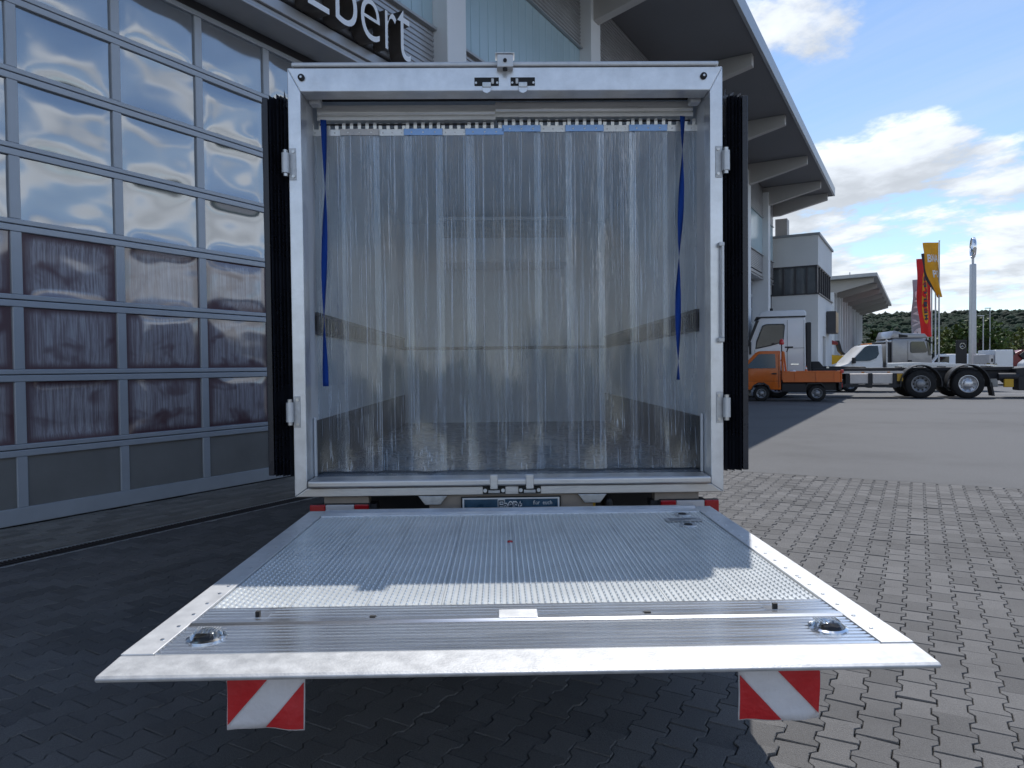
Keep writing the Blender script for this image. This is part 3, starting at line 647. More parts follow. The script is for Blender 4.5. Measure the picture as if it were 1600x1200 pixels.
# roller/rail assembly across the header
tb(-1.03, 1.03, 0.14, 0.20, 2.80, 2.838, 'header_lip', 'rail_bright')
tb(-1.0, 1.0, 0.205, 0.22, 2.795, 2.838, 'header_gap', 'black')
tb(-1.038, -0.98, 0.135, 0.205, 2.755, 2.80, 'corner_bracket', 'grp_white', bevel=0.01); tb(0.98, 1.038, 0.135, 0.205, 2.755, 2.80, 'corner_bracket', 'grp_white', bevel=0.01)
# rear-view camera, latches, buffers
cm = tb(-0.045, 0.037, -0.05, 0.03, ZT - 0.02, ZT + 0.045, 'reversing_camera', 'alu_satin', bevel=0.004)
tp(MB().tube((-0.004, -0.051, ZT + 0.012), (-0.004, -0.056, ZT + 0.012), 0.0095, n=14), 'camera_lens', 'black', cm)
tp(MB().tube((-0.004, -0.045, ZT - 0.024), (-0.004, -0.045, ZT - 0.036), 0.012, n=12), 'camera_stem', 'black', cm)
tb(-0.052, 0.044, -0.055, 0.032, ZT + 0.046, ZT + 0.050, 'camera_hood', 'alu_satin', cm)
for x, s in ((-0.098, 1), (0.086, -1)):
    lt = tb(x - 0.062, x + 0.062, -0.004, 0.0, 2.79, 2.832, 'header_latch', 'black', bevel=0.0015)
    tb(x - 0.022, x + 0.022, -0.020, -0.0045, 2.776, 2.803, 'latch_tongue', 'steel', lt, bevel=0.003)
    tp(MB().prism([(x - 0.022, 2.776), (x + 0.022, 2.776), (x + 0.018, 2.756), (x, 2.748), (x - 0.018, 2.756)], -0.016, -0.008), 'latch_lip', 'alu', lt)
    tb(x + s * 0.030 - 0.007, x + s * 0.030 + 0.007, -0.012, -0.0045, 2.797, 2.825, 'latch_button', 'print_white', lt, bevel=0.004)
    for q in (-0.054, 0.054): tp(MB().tube((x + q, -0.010, 2.803), (x + q, -0.0045, 2.803), 0.006, n=8), 'latch_screw', 'steel', lt)
for x in (-0.083, 0.10):
    lt = tb(x - 0.058, x + 0.058, -0.014, -0.001, 0.707, 0.744, 'sill_latch', 'black', bevel=0.002)
    tb(x - 0.030, x + 0.030, -0.022, -0.0145, 0.712, 0.728, 'latch_tongue', 'galv', lt, bevel=0.002)
    for q in (-0.046, 0.046): tp(MB().tube((x + q, -0.022, 0.726), (x + q, -0.0145, 0.726), 0.010, n=10), 'latch_screw', 'steel', lt)
    tb(x - 0.020, x + 0.020, -0.052, -0.0355, 0.735, 0.812, 'catch_post', 'alu_brushed', lt, bevel=0.005)
for x in (-1.036, 1.010):
    bf = tp(MB().lathe([(0.017, -0.0005), (0.017, -0.010), (0.012, -0.014), (0.0, -0.014)], (x, 0, 2.835), 'y', 16), 'rubber_buffer', 'rubber', smooth=True)
    tp(MB().tube((x, -0.016, 2.835), (x, -0.0142, 2.835), 0.006, n=8), 'buffer_screw', 'steel', bf)
# hinges and right-hand locking rod
for s in (-1, 1):
    for z in (2.40, 1.14):
        h = tp(MB().tube((s * 1.118, -0.022, z - 0.05), (s * 1.118, -0.022, z + 0.05), 0.019, n=16), 'hinge', 'alu_satin', smooth=True)
        for q in (-1, 1):
            tp(MB().tube((s * 1.118, -0.022, z + q * 0.0505), (s * 1.118, -0.022, z + q * 0.066), 0.012, n=12), 'hinge_pin', 'steel', h)
            tp(MB().tube((s * 1.083, -0.010, z + q * 0.062), (s * 1.083, -0.0015, z + q * 0.062), 0.008, n=8), 'hinge_bolt', 'steel', h)
        xa, xb = sorted((s * 1.07, s * 1.105)); tb(xa, xb, -0.0045, -0.0012, z - 0.08, z + 0.08, 'hinge_plate', 'galv', h, bevel=0.001, seg=1)
lr = tp(MB().tube((1.098, -0.025, 1.50), (1.098, -0.025, 1.97), 0.008, n=12), 'door_holder_rod', 'alu_satin', smooth=True)
tb(1.078, 1.106, -0.035, -0.001, 1.965, 1.985, 'rod_clip', 'print_white', lr, bevel=0.004); tb(1.075, 1.106, -0.03, -0.001, 1.475, 1.50, 'rod_clip', 'galv', lr, bevel=0.004)
# doors folded back along the sides, their ribbed rubber seals towards the rear
for s in (-1, 1):
    xa, xb = sorted((s * 1.135, s * 1.225))
    d = tb(xa, xb, 0.055, 1.06, 0.82, 2.74, 'rear_door', 'white_paint', bevel=0.004)
    nt_ = 5; lo, hi = 1.120, 1.213
    for k in range(nt_):
        a = lo + (hi - lo) * k / nt_; b = lo + (hi - lo) * (k + 1) / nt_; zt = 2.745 + 0.006 * ((k * 7) % 3)
        poly = [(s * a, 0.05), (s * (a + b) / 2, 0.004 + 0.004 * (k % 2)), (s * b, 0.05)]
        tp(MB().prism(poly, 0.808 + 0.003 * (k % 2), zt, 'z'), 'seal_lip', 'rubber_seal', d)
    a, b = sorted((s * 1.2135, s * 1.243)); tb(a, b, 0.012, 0.054, 0.812, 2.742, 'seal_strip', 'rubber_seal', d, bevel=0.004)
    a, b = sorted((s * 1.112, s * 1.243)); tb(a, b, 0.0502, 0.0548, 0.81, 2.743, 'seal_base', 'rubber_seal', d)
    tp(MB().prism([(s * 1.116, 2.70), (s * 1.134, 2.785), (s * 1.138, 2.70)], 0.03, 0.034), 'seal_flap', 'rubber_seal', d)
# underbody
tb(-0.42, 0.43, 0.02, 0.06, 0.50, 0.698, 'rear_panel', 'tan_panel')
pl = tb(-0.255, 0.262, 0.006, 0.0195, 0.575, 0.690, 'dealer_plate_holder', 'black', bevel=0.004)
tb(-0.247, 0.254, 0.003, 0.0058, 0.580, 0.684, 'plate_border', 'print_white', pl)
tb(-0.238, 0.245, 0.0005, 0.0028, 0.583, 0.677, 'plate_face', 'plate_blue', pl)
for i, (ch, w) in enumerate((('E', .026), ('b', .022), ('e', .022), ('r', .018), ('t', .016))):
    x = -0.062 + i * 0.026
    glyph(ch, x - 0.003, x + w + 0.003, 0.612, 0.677 if i < 2 else 0.667, -0.0008, 0.0002, 'plate_letter', 'print_white', pl, bold=0.055)
    glyph(ch, x, x + w, 0.615, 0.672 if i < 2 else 0.661, -0.0018, -0.001, 'plate_letter', 'print_dark', pl)
for i, ch in enumerate('für euch'):
    if ch != ' ': x = 0.118 + i * 0.0125; glyph(ch, x, x + 0.010, 0.648, 0.668 if ch in 'fh' else 0.662, -0.0012, -0.0002, 'plate_letter', 'print_white', pl)
for s, x in ((-1, -0.40), (1, 0.425)):
    tp(MB().prism([(x - 0.075, 0.698), (x + 0.075, 0.698), (x + 0.04, 0.652), (x - 0.04, 0.652)], 0.0, 0.10), 'lift_bracket', 'galv', bevel=0.003)
    tp(MB().tube((x + 0.01, 0.05, 0.52), (x + 0.01, 0.05, 0.651), 0.012, n=8), 'hydraulic_pin', 'yellow')
    tb(x + 0.06 * 1.2, x + 0.11, 0.02, 0.2, 0.45, 0.67, 'lift_lug', 'chassis', bevel=0.02)
    tb(x - 0.05, x + 0.05, -0.20, 1.5, 0.42, 0.50, 'lift_arm', 'chassis', bevel=0.01)
for xa, xb in ((-0.965, -0.735), (0.755, 0.985)):
    tb(xa, xb, 0.03, 0.10, 0.655, 0.698, 'lamp_carrier', 'tan_panel')
    tb(xa - 0.02, xb + 0.04, 0.032, 0.12, 0.56, 0.6545, 'lamp_bracket', 'chassis')
for xa, xb in ((-1.035, -0.725), (0.775, 1.085)):
    w = xb - xa
    lm = tb(xa, xb, 0.012, 0.0315, 0.575, 0.662, 'tail_light', 'chassis', bevel=0.004)
    tb(xa + 0.004, xa + 0.27 * w, -0.008, 0.0115, 0.580, 0.660, 'red_lens', 'lens_red', lm, bevel=0.005)
    tb(xa + 0.275 * w, xa + 0.745 * w, -0.006, 0.0115, 0.580, 0.659, 'clear_lens', 'lens_clear', lm, bevel=0.004)
    tb(xa + 0.75 * w, xb - 0.004, -0.008, 0.0115, 0.580, 0.660, 'red_lens', 'lens_red', lm, bevel=0.005)
for s in (-1, 1): tb(s * 0.36 - 0.035, s * 0.36 + 0.035, 0.3, 5.4, 0.46, 0.66, 'chassis_rail', 'chassis')
tb(-0.9, 0.9, 0.45, 0.60, 0.40, 0.66, 'cross_member', 'chassis')
def wheel(par, x, y, r, w, rim='rim_grey', bolts=10, axis='x', face=-1, hubcol='rim_grey'):
    """tyre with its rim; axis is the axle direction, face the side that shows"""
    h = w / 2
    t = MB().lathe([(r * 0.60, -h), (r * 0.66, -h * 1.02), (r * 0.93, -h * 0.98), (r * 0.985, -h * 0.8), (r, -h * 0.5), (r, h * 0.5), (r * 0.985, h * 0.8), (r * 0.93, h * 0.98), (r * 0.66, h * 1.02), (r * 0.60, h)], (x, y, r), axis, 36, caps=False).build('wheel', 'tyre', par, smooth=True, angle=50)
    f = face
    prof = [(r * 0.605, f * h * 0.98), (r * 0.57, f * h * 0.99), (r * 0.54, f * h * 0.70), (r * 0.36, f * h * 0.45), (r * 0.30, f * h * 0.50), (r * 0.28, f * h * 0.80), (r * 0.20, f * h * 0.95), (0.0, f * h * 0.95)]
    rm = MB().lathe(prof, (x, y, r), axis, 32, caps=False).build('rim', rim, t, smooth=True, angle=35)
    b = MB()
    for i in range(bolts):
        a = 2 * math.pi * i / bolts; u, v = math.cos(a) * r * 0.43, math.sin(a) * r * 0.43
        def P(d): return (x + u, y + d, r + v) if axis == 'y' else (x + d, y + u, r + v)
        b.tube(P(f * h * 0.50), P(f * h * 0.66), r * 0.062, n=8)
    tag(b.build('hand_hole', 'black' if rim == 'rim_grey' else 'rim_grey', t), kind='stuff')
    return t
for s in (-1, 1):
    wheel(truck, s * 0.78, 1.15, 0.34, 0.40, axis='x', face=s); wheel(truck, s * 0.86, 4.55, 0.34, 0.22, axis='x', face=s)
cb = MB().prism([(3.86, 0.40), (3.86, 2.25), (4.55, 2.32), (5.05, 1.55), (5.75, 1.25), (5.85, 0.45)], -1.0, 1.0, 'x').build('cab', 'white_paint', truck, bevel=0.08, seg=3, smooth=True)

# ------------------------------------------------------------------ tail lift
PZ, PW = 0.656, 0.990
tl = tb(-PW + 0.03, PW - 0.03, -1.89, -0.16, PZ - 0.060, PZ - 0.012, 'tail_lift_platform', 'alu')
tl['label'] = 'lowered aluminium platform with ribbed tread and warning flags'
# tread planks: ribs along the travel direction carrying raised beads
PWD, Y0, Y1 = 0.2266, -1.548, -0.272
pk = MB(); rp = 0.0188; nr = int(PWD / rp); off_ = (PWD - nr * rp) / 2
pk.box(0.0006, PWD - 0.0006, Y0, Y1, PZ - 0.0115, PZ - 0.0042)
for i in range(nr):
    x = off_ + (i + 0.5) * rp
    pk.prism([(x - 0.0045, PZ - 0.0042), (x - 0.0016, PZ - 0.0022), (x + 0.0016, PZ - 0.0022), (x + 0.0045, PZ - 0.0042)], Y0, Y1)
    nb = 46
    for k in range(nb):
        y = Y0 + (k + (0.5 if i % 2 else 0.0) + 0.25) * (Y1 - Y0) / nb
        pk.add([(x - 0.0044, y, PZ - 0.0027), (x, y - 0.0080, PZ - 0.0027), (x + 0.0044, y, PZ - 0.0027), (x, y + 0.0080, PZ - 0.0027), (x, y, PZ + 0.0028)], [(0, 1, 4), (1, 2, 4), (2, 3, 4), (3, 0, 4)])
pkm = pk.mesh('tread_plank'); pkm.materials.append(MATS['alu_tread'])
for i in range(8):
    e = obj('tread_plank', pkm, None, tl); e.location = (-0.9064 + i * PWD, 0, 0)
# rail at the truck side
tp(MB().prism([(-0.272, PZ - 0.05), (-0.272, PZ + 0.002), (-0.235, PZ + 0.008), (-0.205, PZ - 0.001), (-0.185, PZ + 0.012), (-0.155, PZ + 0.010), (-0.155, PZ - 0.05)], -0.9065, 0.9065, 'x'), 'hinge_rail', 'alu', tl, bevel=0.002)
# grooved hinge plate, grooved tail plate
def grooved(y0, y1, pitch, amp, nm, m, base=PZ - 0.0118):
    n_ = int((y1 - y0) / pitch); p = (y1 - y0) / n_; prof = [(y0, base)]
    for i in range(n_):
        for f, a in ((0.02, 0), (0.10, 1), (0.66, 1), (0.74, 0)): prof.append((y0 + (i + f) * p, PZ - amp + a * amp))
    prof.append((y1, base))
    return tp(MB().prism(prof, -0.9065, 0.9065, 'x'), nm, m, tl)
grooved(-1.665, -1.5495, 0.0205, 0.009, 'grooved_plate', 'alu_shiny')
tp(MB().prism([(-1.700, PZ - 0.0115), (-1.700, PZ), (-1.690, PZ + 0.005), (-1.676, PZ + 0.005), (-1.6665, PZ), (-1.6665, PZ - 0.0115)], -0.9065, 0.9065, 'x'), 'hinge_bead', 'alu_shiny', tl)
grooved(-1.896, -1.7015, 0.0205, 0.009, 'grooved_plate', 'alu_shiny')
tp(MB().prism([(-1.8975, PZ - 0.050), (-1.8975, PZ), (-2.002, PZ - 0.005), (-2.012, PZ - 0.010), (-2.008, PZ - 0.018)], -PW, PW, 'x'), 'tip_ramp', 'alu_edge', tl, bevel=0.003)
for s in (-1, 1):
    xa, xb = sorted((s * 0.908, s * PW))
    tb(xa, xb, -1.896, -0.155, PZ - 0.055, PZ + 0.003, 'side_strip', 'alu_satin', tl, bevel=0.002)
    rv = MB(); y = -0.30; k = 0
    while y > -1.88:
        rv.lathe([(0.0062, PZ + 0.0028), (0.0050, PZ + 0.0050), (0.0, PZ + 0.0058)], (s * 0.930, y, 0), 'z', 8)
        if k % 6 == 5: rv.lathe([(0.0062, PZ + 0.0028), (0.0050, PZ + 0.0050), (0.0, PZ + 0.0058)], (s * 0.930, y - 0.022, 0), 'z', 8)
        y -= 0.094; k += 1
    tag(tp(rv, 'rivet', 'steel', tl), kind='stuff')
    # warning lamp: chromed bezel, clear dome
    lp = tp(MB().lathe([(0.050, PZ - 0.002), (0.050, PZ + 0.004), (0.043, PZ + 0.007), (0.040, PZ + 0.004)], (s * 0.822, -1.79, 0), 'z', 28), 'platform_lamp', 'chrome', tl, smooth=True)
    lp.name = 'platform_lamp'
    tp(MB().lathe([(0.0425, PZ - 0.001), (0.0, PZ - 0.001)], (s * 0.822, -1.79, 0), 'z', 24), 'lamp_reflector', 'chrome', tl)
    tb(s * 0.822 - 0.02, s * 0.822 + 0.02, -1.815, -1.798, PZ, PZ + 0.010, 'lamp_module', 'black', tl, bevel=0.002)
    dm = MB().lathe([(0.0415, PZ + 0.003), (0.039, PZ + 0.011), (0.030, PZ + 0.019), (0.016, PZ + 0.023), (0.0, PZ + 0.0245)], (s * 0.822, -1.79, 0), 'z', 28).build('lamp_dome', 'lamp_glass', tl, smooth=True)
    rb_ = MB()
    for i in range(9): rb_.box(s * 0.822 - 0.030 + i * 0.0072, s * 0.822 - 0.0285 + i * 0.0072, -1.800, -1.765, PZ + 0.0185, PZ + 0.0222)
    tag(tp(rb_, 'lamp_rib', 'steel', tl), kind='stuff')
    # roll-stop pins
    tb(s * 0.74 - 0.006, s * 0.74 + 0.006, -1.64, -1.628, PZ - 0.003, PZ + 0.016, 'stop_pin', 'black', tl)
    tb(s * 0.74 - 0.03, s * 0.74 + 0.03, -1.645, -1.610, PZ - 0.003, PZ + 0.0015, 'stop_plate', 'alu_shiny', tl)
tb(-0.055, 0.055, -1.69, -1.625, PZ - 0.003, PZ + 0.0075, 'centre_latch', 'alu_satin', tl, bevel=0.002)
tb(0.36, 0.378, -1.655, -1.645, PZ - 0.003, PZ + 0.003, 'drain_slot', 'black', tl)
tb(-0.42, -0.404, -1.655, -1.645, PZ - 0.003, PZ + 0.003, 'drain_slot', 'black', tl)
tp(MB().lathe([(0.009, -0.001), (0.006, 0.002), (0.0, 0.002)], (0.012, -1.93, PZ - 0.0092), 'z', 14), 'tip_screw', 'steel', tl)
tp(MB().lathe([(0.012, PZ - 0.003), (0.009, PZ + 0.003), (0.0, PZ + 0.004)], (-0.012, -0.80, 0), 'z', 12), 'warning_led', 'lens_red', tl)
# foot switches with their small notice plate
for x, y in ((0.805, -0.335), (0.775, -0.555)):
    fs_ = tp(MB().lathe([(0.040, PZ - 0.003), (0.037, PZ + 0.003), (0.024, PZ + 0.004), (0.022, PZ - 0.001)], (x, y, 0), 'z', 20), 'foot_switch', 'galv', tl, smooth=True)
    tp(MB().lathe([(0.020, PZ - 0.002), (0.017, PZ + 0.006), (0.0, PZ + 0.007)], (x, y, 0), 'z', 18), 'switch_button', 'black', tl, smooth=True)
tb(0.70, 0.86, -0.485, -0.415, PZ + 0.0006, PZ + 0.0022, 'notice_plate', 'galv', tl)
for i in range(3): tb(0.715, 0.845 - 0.03 * i, -0.434 - i * 0.018, -0.428 - i * 0.018, PZ + 0.0023, PZ + 0.0028, 'notice_line', 'print_dark', tl)
# warning flags under the tip
for s, xa, xb, zb in ((-1, -0.712, -0.523, 0.490), (1, 0.530, 0.732, 0.490)):
    zt = 0.632
    fl = MB(); nx, nz = 10, 8; vs = []
    def warp(u, v): return -1.945 + 0.006 * math.sin(u * 6 + v * 4 + s) * (1 - v) + 0.008 * (1 - v) * s * (u - 0.5) + 0.002 * math.sin(u * 14 - v * 6)
    for k in range(nz + 1):
        for i in range(nx + 1): vs.append((xa + (xb - xa) * i / nx, warp(i / nx, k / nz), zb + (zt - zb) * k / nz))
    fl.add(vs, [(k * (nx + 1) + i, k * (nx + 1) + i + 1, (k + 1) * (nx + 1) + i + 1, (k + 1) * (nx + 1) + i) for k in range(nz) for i in range(nx)])
    flo = tp(fl, 'warning_flag', 'flag_white', tl, smooth=True)
    md = flo.modifiers.new('thick', 'SOLIDIFY'); md.thickness = 0.003
    polys = ([(.012, .84), (.11, .985), (.61, .985), (.012, .09)], [(.988, .80), (.988, .03), (.49, .03)])
    for pg in polys:
        vv = []; N = 8
        # fan of small strips so the stripe follows the sheet
        bm = bmesh.new(); bmv = [bm.verts.new((p[0] if s < 0 else 1 - p[0], 0, p[1])) for p in pg]; bm.faces.new(bmv)
        for q in range(1, 10): bmesh.ops.bisect_plane(bm, geom=bm.verts[:] + bm.edges[:] + bm.faces[:], plane_co=(q / 10, 0, 0), plane_no=(1, 0, 0)); bmesh.ops.bisect_plane(bm, geom=bm.verts[:] + bm.edges[:] + bm.faces[:], plane_co=(0, 0, q / 10), plane_no=(0, 0, 1))
        for v in bm.verts: u_, w_ = v.co.x, v.co.z; v.co = (xa + (xb - xa) * u_, warp(u_, w_) - 0.0026, zb + (zt - zb) * w_)
        me = bpy.data.meshes.new('red_stripe'); bm.to_mesh(me); bm.free()
        st = obj('red_stripe', me, 'flag_red', flo); md = st.modifiers.new('thick', 'SOLIDIFY'); md.thickness = 0.002; md.offset = 0

# ------------------------------------------------------------------ strip curtain
CY = 0.262
cur = thing('strip_curtain', 'clear PVC strip curtain hanging in the rear opening of the box truck', 'curtain', TP, TR)
def cb_(x0, x1, y0, y1, z0, z1, nm, m, par=None, **k): return MB().box(x0, x1, y0, y1, z0, z1).build(nm, m, par or cur, **k)
for xa, xb, dz in ((-1.02, -0.055, -0.014), (-0.058, 1.02, 0.0)):
    r_ = MB().prism([(CY - 0.03, 2.715 + dz), (CY - 0.03, 2.735 + dz), (CY - 0.022, 2.745 + dz), (CY - 0.03, 2.755 + dz), (CY - 0.03, 2.795 + dz), (CY + 0.03, 2.795 + dz), (CY + 0.03, 2.715 + dz)], xa, xb, 'x').build('hanging_rail', 'rail_bright', cur, bevel=0.002)
    MB().tube((xa + 0.01, CY - 0.006, 2.698 + dz), (xb - 0.01, CY - 0.006, 2.698 + dz), 0.006, n=8).build('hook_bar', 'chassis', cur)
centers = [516, 570, 620, 668, 717, 763, 820, 869, 918, 968, 1017, 1070]
kinds = ['s', 'g', 's', 'b', 's', 'b', 'b', 's', 'b', 's', 'b', 's']
rs = random.Random(3)
for i, (cxp, kd) in enumerate(zip(centers, kinds)):
    x = (cxp - 796) / 284.4; front = kd != 's'; dz = 0.0 if i >= 6 else -0.016
    hw = 0.105 if front else (0.085 if 0 < i < 11 else 0.088)
    yo = CY - (0.013 if front else 0.004)
    pz0 = 2.640 + dz
    hp = cb_(x - hw, x + hw, yo - 0.003, yo, pz0, pz0 + 0.036, 'hook_plate', {'s': 'rail_bright', 'b': 'film_blue', 'g': 'film_grey'}[kd], bevel=0.001, seg=1)
    nt_ = 5 if front else 4
    for k in range(nt_):
        hx = x - hw + (k + 0.5) * 2 * hw / nt_
        MB().prism([(yo - 0.004, pz0 + 0.034), (yo - 0.006, pz0 + 0.052), (yo - 0.003, pz0 + 0.068), (yo + 0.006, pz0 + 0.070), (yo + 0.006, pz0 + 0.067), (yo - 0.001, pz0 + 0.064), (yo - 0.003, pz0 + 0.052), (yo - 0.001, pz0 + 0.034)], hx - 0.009, hx + 0.009, 'x').build('hook_tab', 'rail_bright', hp)
    for k in (-0.6, 0.0, 0.6):
        MB().lathe([(0.005, -0.0032), (0.004, -0.0050), (0.0, -0.0055)], (x + k * hw, yo, pz0 + 0.016), 'y', 8).build('plate_rivet', 'steel', hp)
    # strip: slight vertical waves, foot curling a little
    nx, nz = 14, 46; vs = []; ph = rs.uniform(0, 9); z0 = 0.795; z1 = pz0 + 0.004; foot = rs.uniform(0.004, 0.028)
    for k in range(nz + 1):
        v = k / nz; z = z0 + (z1 - z0) * v
        for q in range(nx + 1):
            u = q / nx; fall = (1 - v)
            y = yo + 0.0015 + 0.0035 * math.sin(u * 9 + ph) * (0.3 + 0.7 * fall) + 0.006 * fall * math.sin(u * 3.1 + z * 2.3 + ph * 2) - foot * max(0, 1 - v / 0.17) ** 2 * (0.55 + 0.45 * math.sin(u * 3.1 + ph)) + mnoise.noise((u * 1.6 + ph, z * 2.2, ph)) * (0.005 + 0.016 * max(0, 1 - v * 3.6)) * min(1, fall * 3)
            vs.append((x - 0.105 + 0.21 * u + 0.003 * math.sin(z * 2 + ph) * fall, y, z))
    MB().add(vs, [(k * (nx + 1) + q, k * (nx + 1) + q + 1, (k + 1) * (nx + 1) + q + 1, (k + 1) * (nx + 1) + q) for k in range(nz) for q in range(nx)]).build('strip', 'pvc', cur, smooth=True, angle=80)
# blue pull straps
def strap(x, z0, z1, drift, twists, ph, label):
    me = MB(); vs = []; n_ = 60
    for k in range(n_ + 1):
        v = k / n_; z = z1 + (z0 - z1) * v; a = ph + twists * math.pi * v; w = 0.0155
        cx_ = x + drift * v + 0.004 * math.sin(v * 7); cy_ = CY - 0.055 + 0.006 * math.sin(v * 5)
        dx, dy = math.cos(a) * w, math.sin(a) * w
        vs += [(cx_ - dx, cy_ - dy, z), (cx_ + dx, cy_ + dy, z)]
    me.add(vs, [(2 * k, 2 * k + 1, 2 * k + 3, 2 * k + 2) for k in range(n_)])
    o = me.build('pull_strap', 'webbing', None, smooth=True, angle=80); o.location = TP; o.rotation_euler = (0, 0, TR)
    m_ = o.modifiers.new('thick', 'SOLIDIFY'); m_.thickness = 0.0016
    tag(o, label, 'strap', 'blue pull straps')
strap((515 - 797) / 288, 1.265, 2.695, -0.012, 2.0, 0.25, 'blue webbing strap hanging straight beside the grey hook plate of the curtain')
strap((1072 - 797) / 288, 1.28, 2.705, -0.035, 2.5, 0.3, 'blue webbing strap drifting inwards, beside the frame post that carries the holder rod')

# ================================================================== VEHICLES
def prof(par, nm, m, poly, y0, y1, bev=0.03, seg=2, taper=None, smooth=True):
    """side profile (x,z) extruded across the width; taper=(z_from, z_to, inset) narrows the upper part"""
    mb = MB().prism(poly, y0, y1)
    if taper:
        za, zb, ins = taper; yc = (y0 + y1) / 2; nv = []
        for x, y, z in mb.v:
            k = min(1, max(0, (z - za) / (zb - za))); nv.append((x, y + (ins * k if y < yc else -ins * k), z))
        mb.v = nv
    return mb.build(nm, m, par, bevel=bev, seg=seg, smooth=smooth, angle=30)
def slab(par, nm, m, poly, y, th=0.012, bev=0.0):
    """flat piece set on the near side at depth y, outline (x,z)"""
    return MB().prism(poly, y, y + th).build(nm, m, par, bevel=bev)
# ---- orange mini pickup: local x from nose (0) to tail (3.55), near side y = -0.72
pk_ = thing('mini_pickup', 'small orange pickup with open drop-side bed and red beacon', 'pickup truck', (8.50, 26.95, 0), R(-20))
body = prof(pk_, 'cab', 'orange', [(0.0, 0.42), (0.0, 0.95), (0.10, 1.12), (0.72, 1.78), (0.85, 1.84), (1.58, 1.84), (1.60, 0.42), (1.24, 0.42), (1.16, 0.56), (1.00, 0.66), (0.82, 0.66), (0.66, 0.56), (0.58, 0.42)], -0.70, 0.70, 0.04, taper=(1.05, 1.84, 0.09))
slab(pk_, 'door_window', 'car_glass', [(0.36, 1.14), (0.42, 1.22), (0.84, 1.66), (1.40, 1.66), (1.42, 1.14)], -0.683, 0.02).rotation_euler = (R(-6.5), 0, 0)
pk_.children[-1].location = (0, -0.155, 0.0)
slab(pk_, 'door_handle', 'black', [(1.28, 0.985), (1.45, 0.985), (1.45, 1.03), (1.28, 1.03)], -0.725, 0.03)
slab(pk_, 'door_seam', 'chassis', [(1.52, 0.5), (1.535, 0.5), (1.535, 1.70), (1.52, 1.70)], -0.703, 0.006)
MB().box(-0.06, 0.02, -0.66, 0.66, 0.32, 0.62).build('bumper', 'plastic_dark', pk_, bevel=0.03)
MB().prism([(0.40, 1.16), (0.30, 1.10), (0.30, 1.28), (0.40, 1.32)], -0.86, -0.72).build('door_mirror', 'plastic_dark', pk_, bevel=0.02)
bed = MB().box(1.66, 3.55, -0.74, 0.74, 0.70, 0.76).build('bed_floor', 'orange', pk_)
for y0, y1 in ((-0.76, -0.715), (0.715, 0.76)):
    sd_ = MB().box(1.66, 3.55, y0, y1, 0.70, 1.08).build('side_board', 'orange', pk_, bevel=0.01)
    ya = y0 - 0.012 if y0 < 0 else y1
    MB().box(1.66, 3.55, ya, ya + 0.012, 1.04, 1.09).box(1.66, 3.55, ya, ya + 0.012, 0.70, 0.745).build('board_rib', 'orange', sd_, bevel=0.004)
tgm = MB().box(3.555, 3.61, -0.76, 0.76, 0.70, 1.10).build('tail_board', 'orange', pk_, bevel=0.012)
MB().box(3.56, 3.66, -0.80, -0.70, 1.02, 1.14).build('board_latch', 'beacon_red', pk_, bevel=0.02)
MB().box(1.62, 1.70, -0.74, 0.74, 0.76, 1.30).build('head_board', 'orange', pk_, bevel=0.01)
fr_ = MB()
for y in (-0.62, 0.62): fr_.tube((1.66, y, 1.30), (1.66, y, 1.82), 0.035, n=8).tube((1.80, y, 0.9), (1.70, y, 1.80), 0.022, n=8)
fr_.tube((1.66, -0.62, 1.80), (1.66, 0.62, 1.80), 0.03, n=8); fr_.build('cab_guard', 'orange', pk_)
bc = MB().tube((1.62, -0.60, 1.80), (1.62, -0.60, 2.06), 0.02, n=8).build('beacon_post', 'plastic_dark', pk_)
MB().lathe([(0.07, 2.06), (0.085, 2.10), (0.075, 2.22), (0.03, 2.27), (0.0, 2.275)], (1.62, -0.60, 0), 'z', 14).build('beacon', 'beacon_red', pk_, smooth=True)
MB().box(1.74, 2.02, -0.2, 0.0, 1.95, 2.0).tube((1.80, -0.1, 1.8), (1.86, -0.1, 1.96), 0.02, n=6).build('tool_holder', 'plastic_dark', pk_)
MB().box(1.5, 3.45, -0.45, 0.45, 0.40, 0.695).build('bed_chassis', 'chassis', pk_); MB().box(1.62, 2.45, -0.70, -0.46, 0.34, 0.66).build('side_tank', 'chassis', pk_, bevel=0.03)
MB().prism([(2.40, 0.5), (2.50, 0.66), (2.95, 0.68), (3.10, 0.5), (3.06, 0.5), (2.93, 0.64), (2.52, 0.62), (2.44, 0.5)], -0.72, -0.5).build('mudguard', 'plastic_dark', pk_)
MB().box(3.50, 3.60, -0.70, 0.70, 0.42, 0.66).build('rear_bumper', 'plastic_dark', pk_, bevel=0.02)
for y in (-0.60, 0.45): MB().box(3.605, 3.64, y, y + 0.15, 0.50, 0.66).build('tail_light', 'lens_red', pk_, bevel=0.01)
MB().box(-0.02, 0.03, -0.66, -0.42, 0.68, 0.86).build('headlight', 'lens_clear', pk_, bevel=0.02)
for x in (0.92, 3.02):
    for s in (-1, 1): wheel(pk_, x - (0.22 if x > 2 else 0), s * 0.60, 0.30 if x > 2 else 0.285, 0.20, 'rim_grey', 6, 'y', s)
slab(pk_, 'door_seam', 'chassis', [(0.30, 0.50), (0.312, 0.50), (0.40, 1.12), (0.388, 1.12)], -0.703, 0.006)
slab(pk_, 'body_crease', 'chassis', [(0.06, 0.735), (1.56, 0.735), (1.56, 0.743), (0.06, 0.743)], -0.7025, 0.005)
MB().box(0.06, 0.20, -0.712, -0.690, 0.80, 0.86).build('indicator', 'lens_amber', pk_, bevel=0.005)
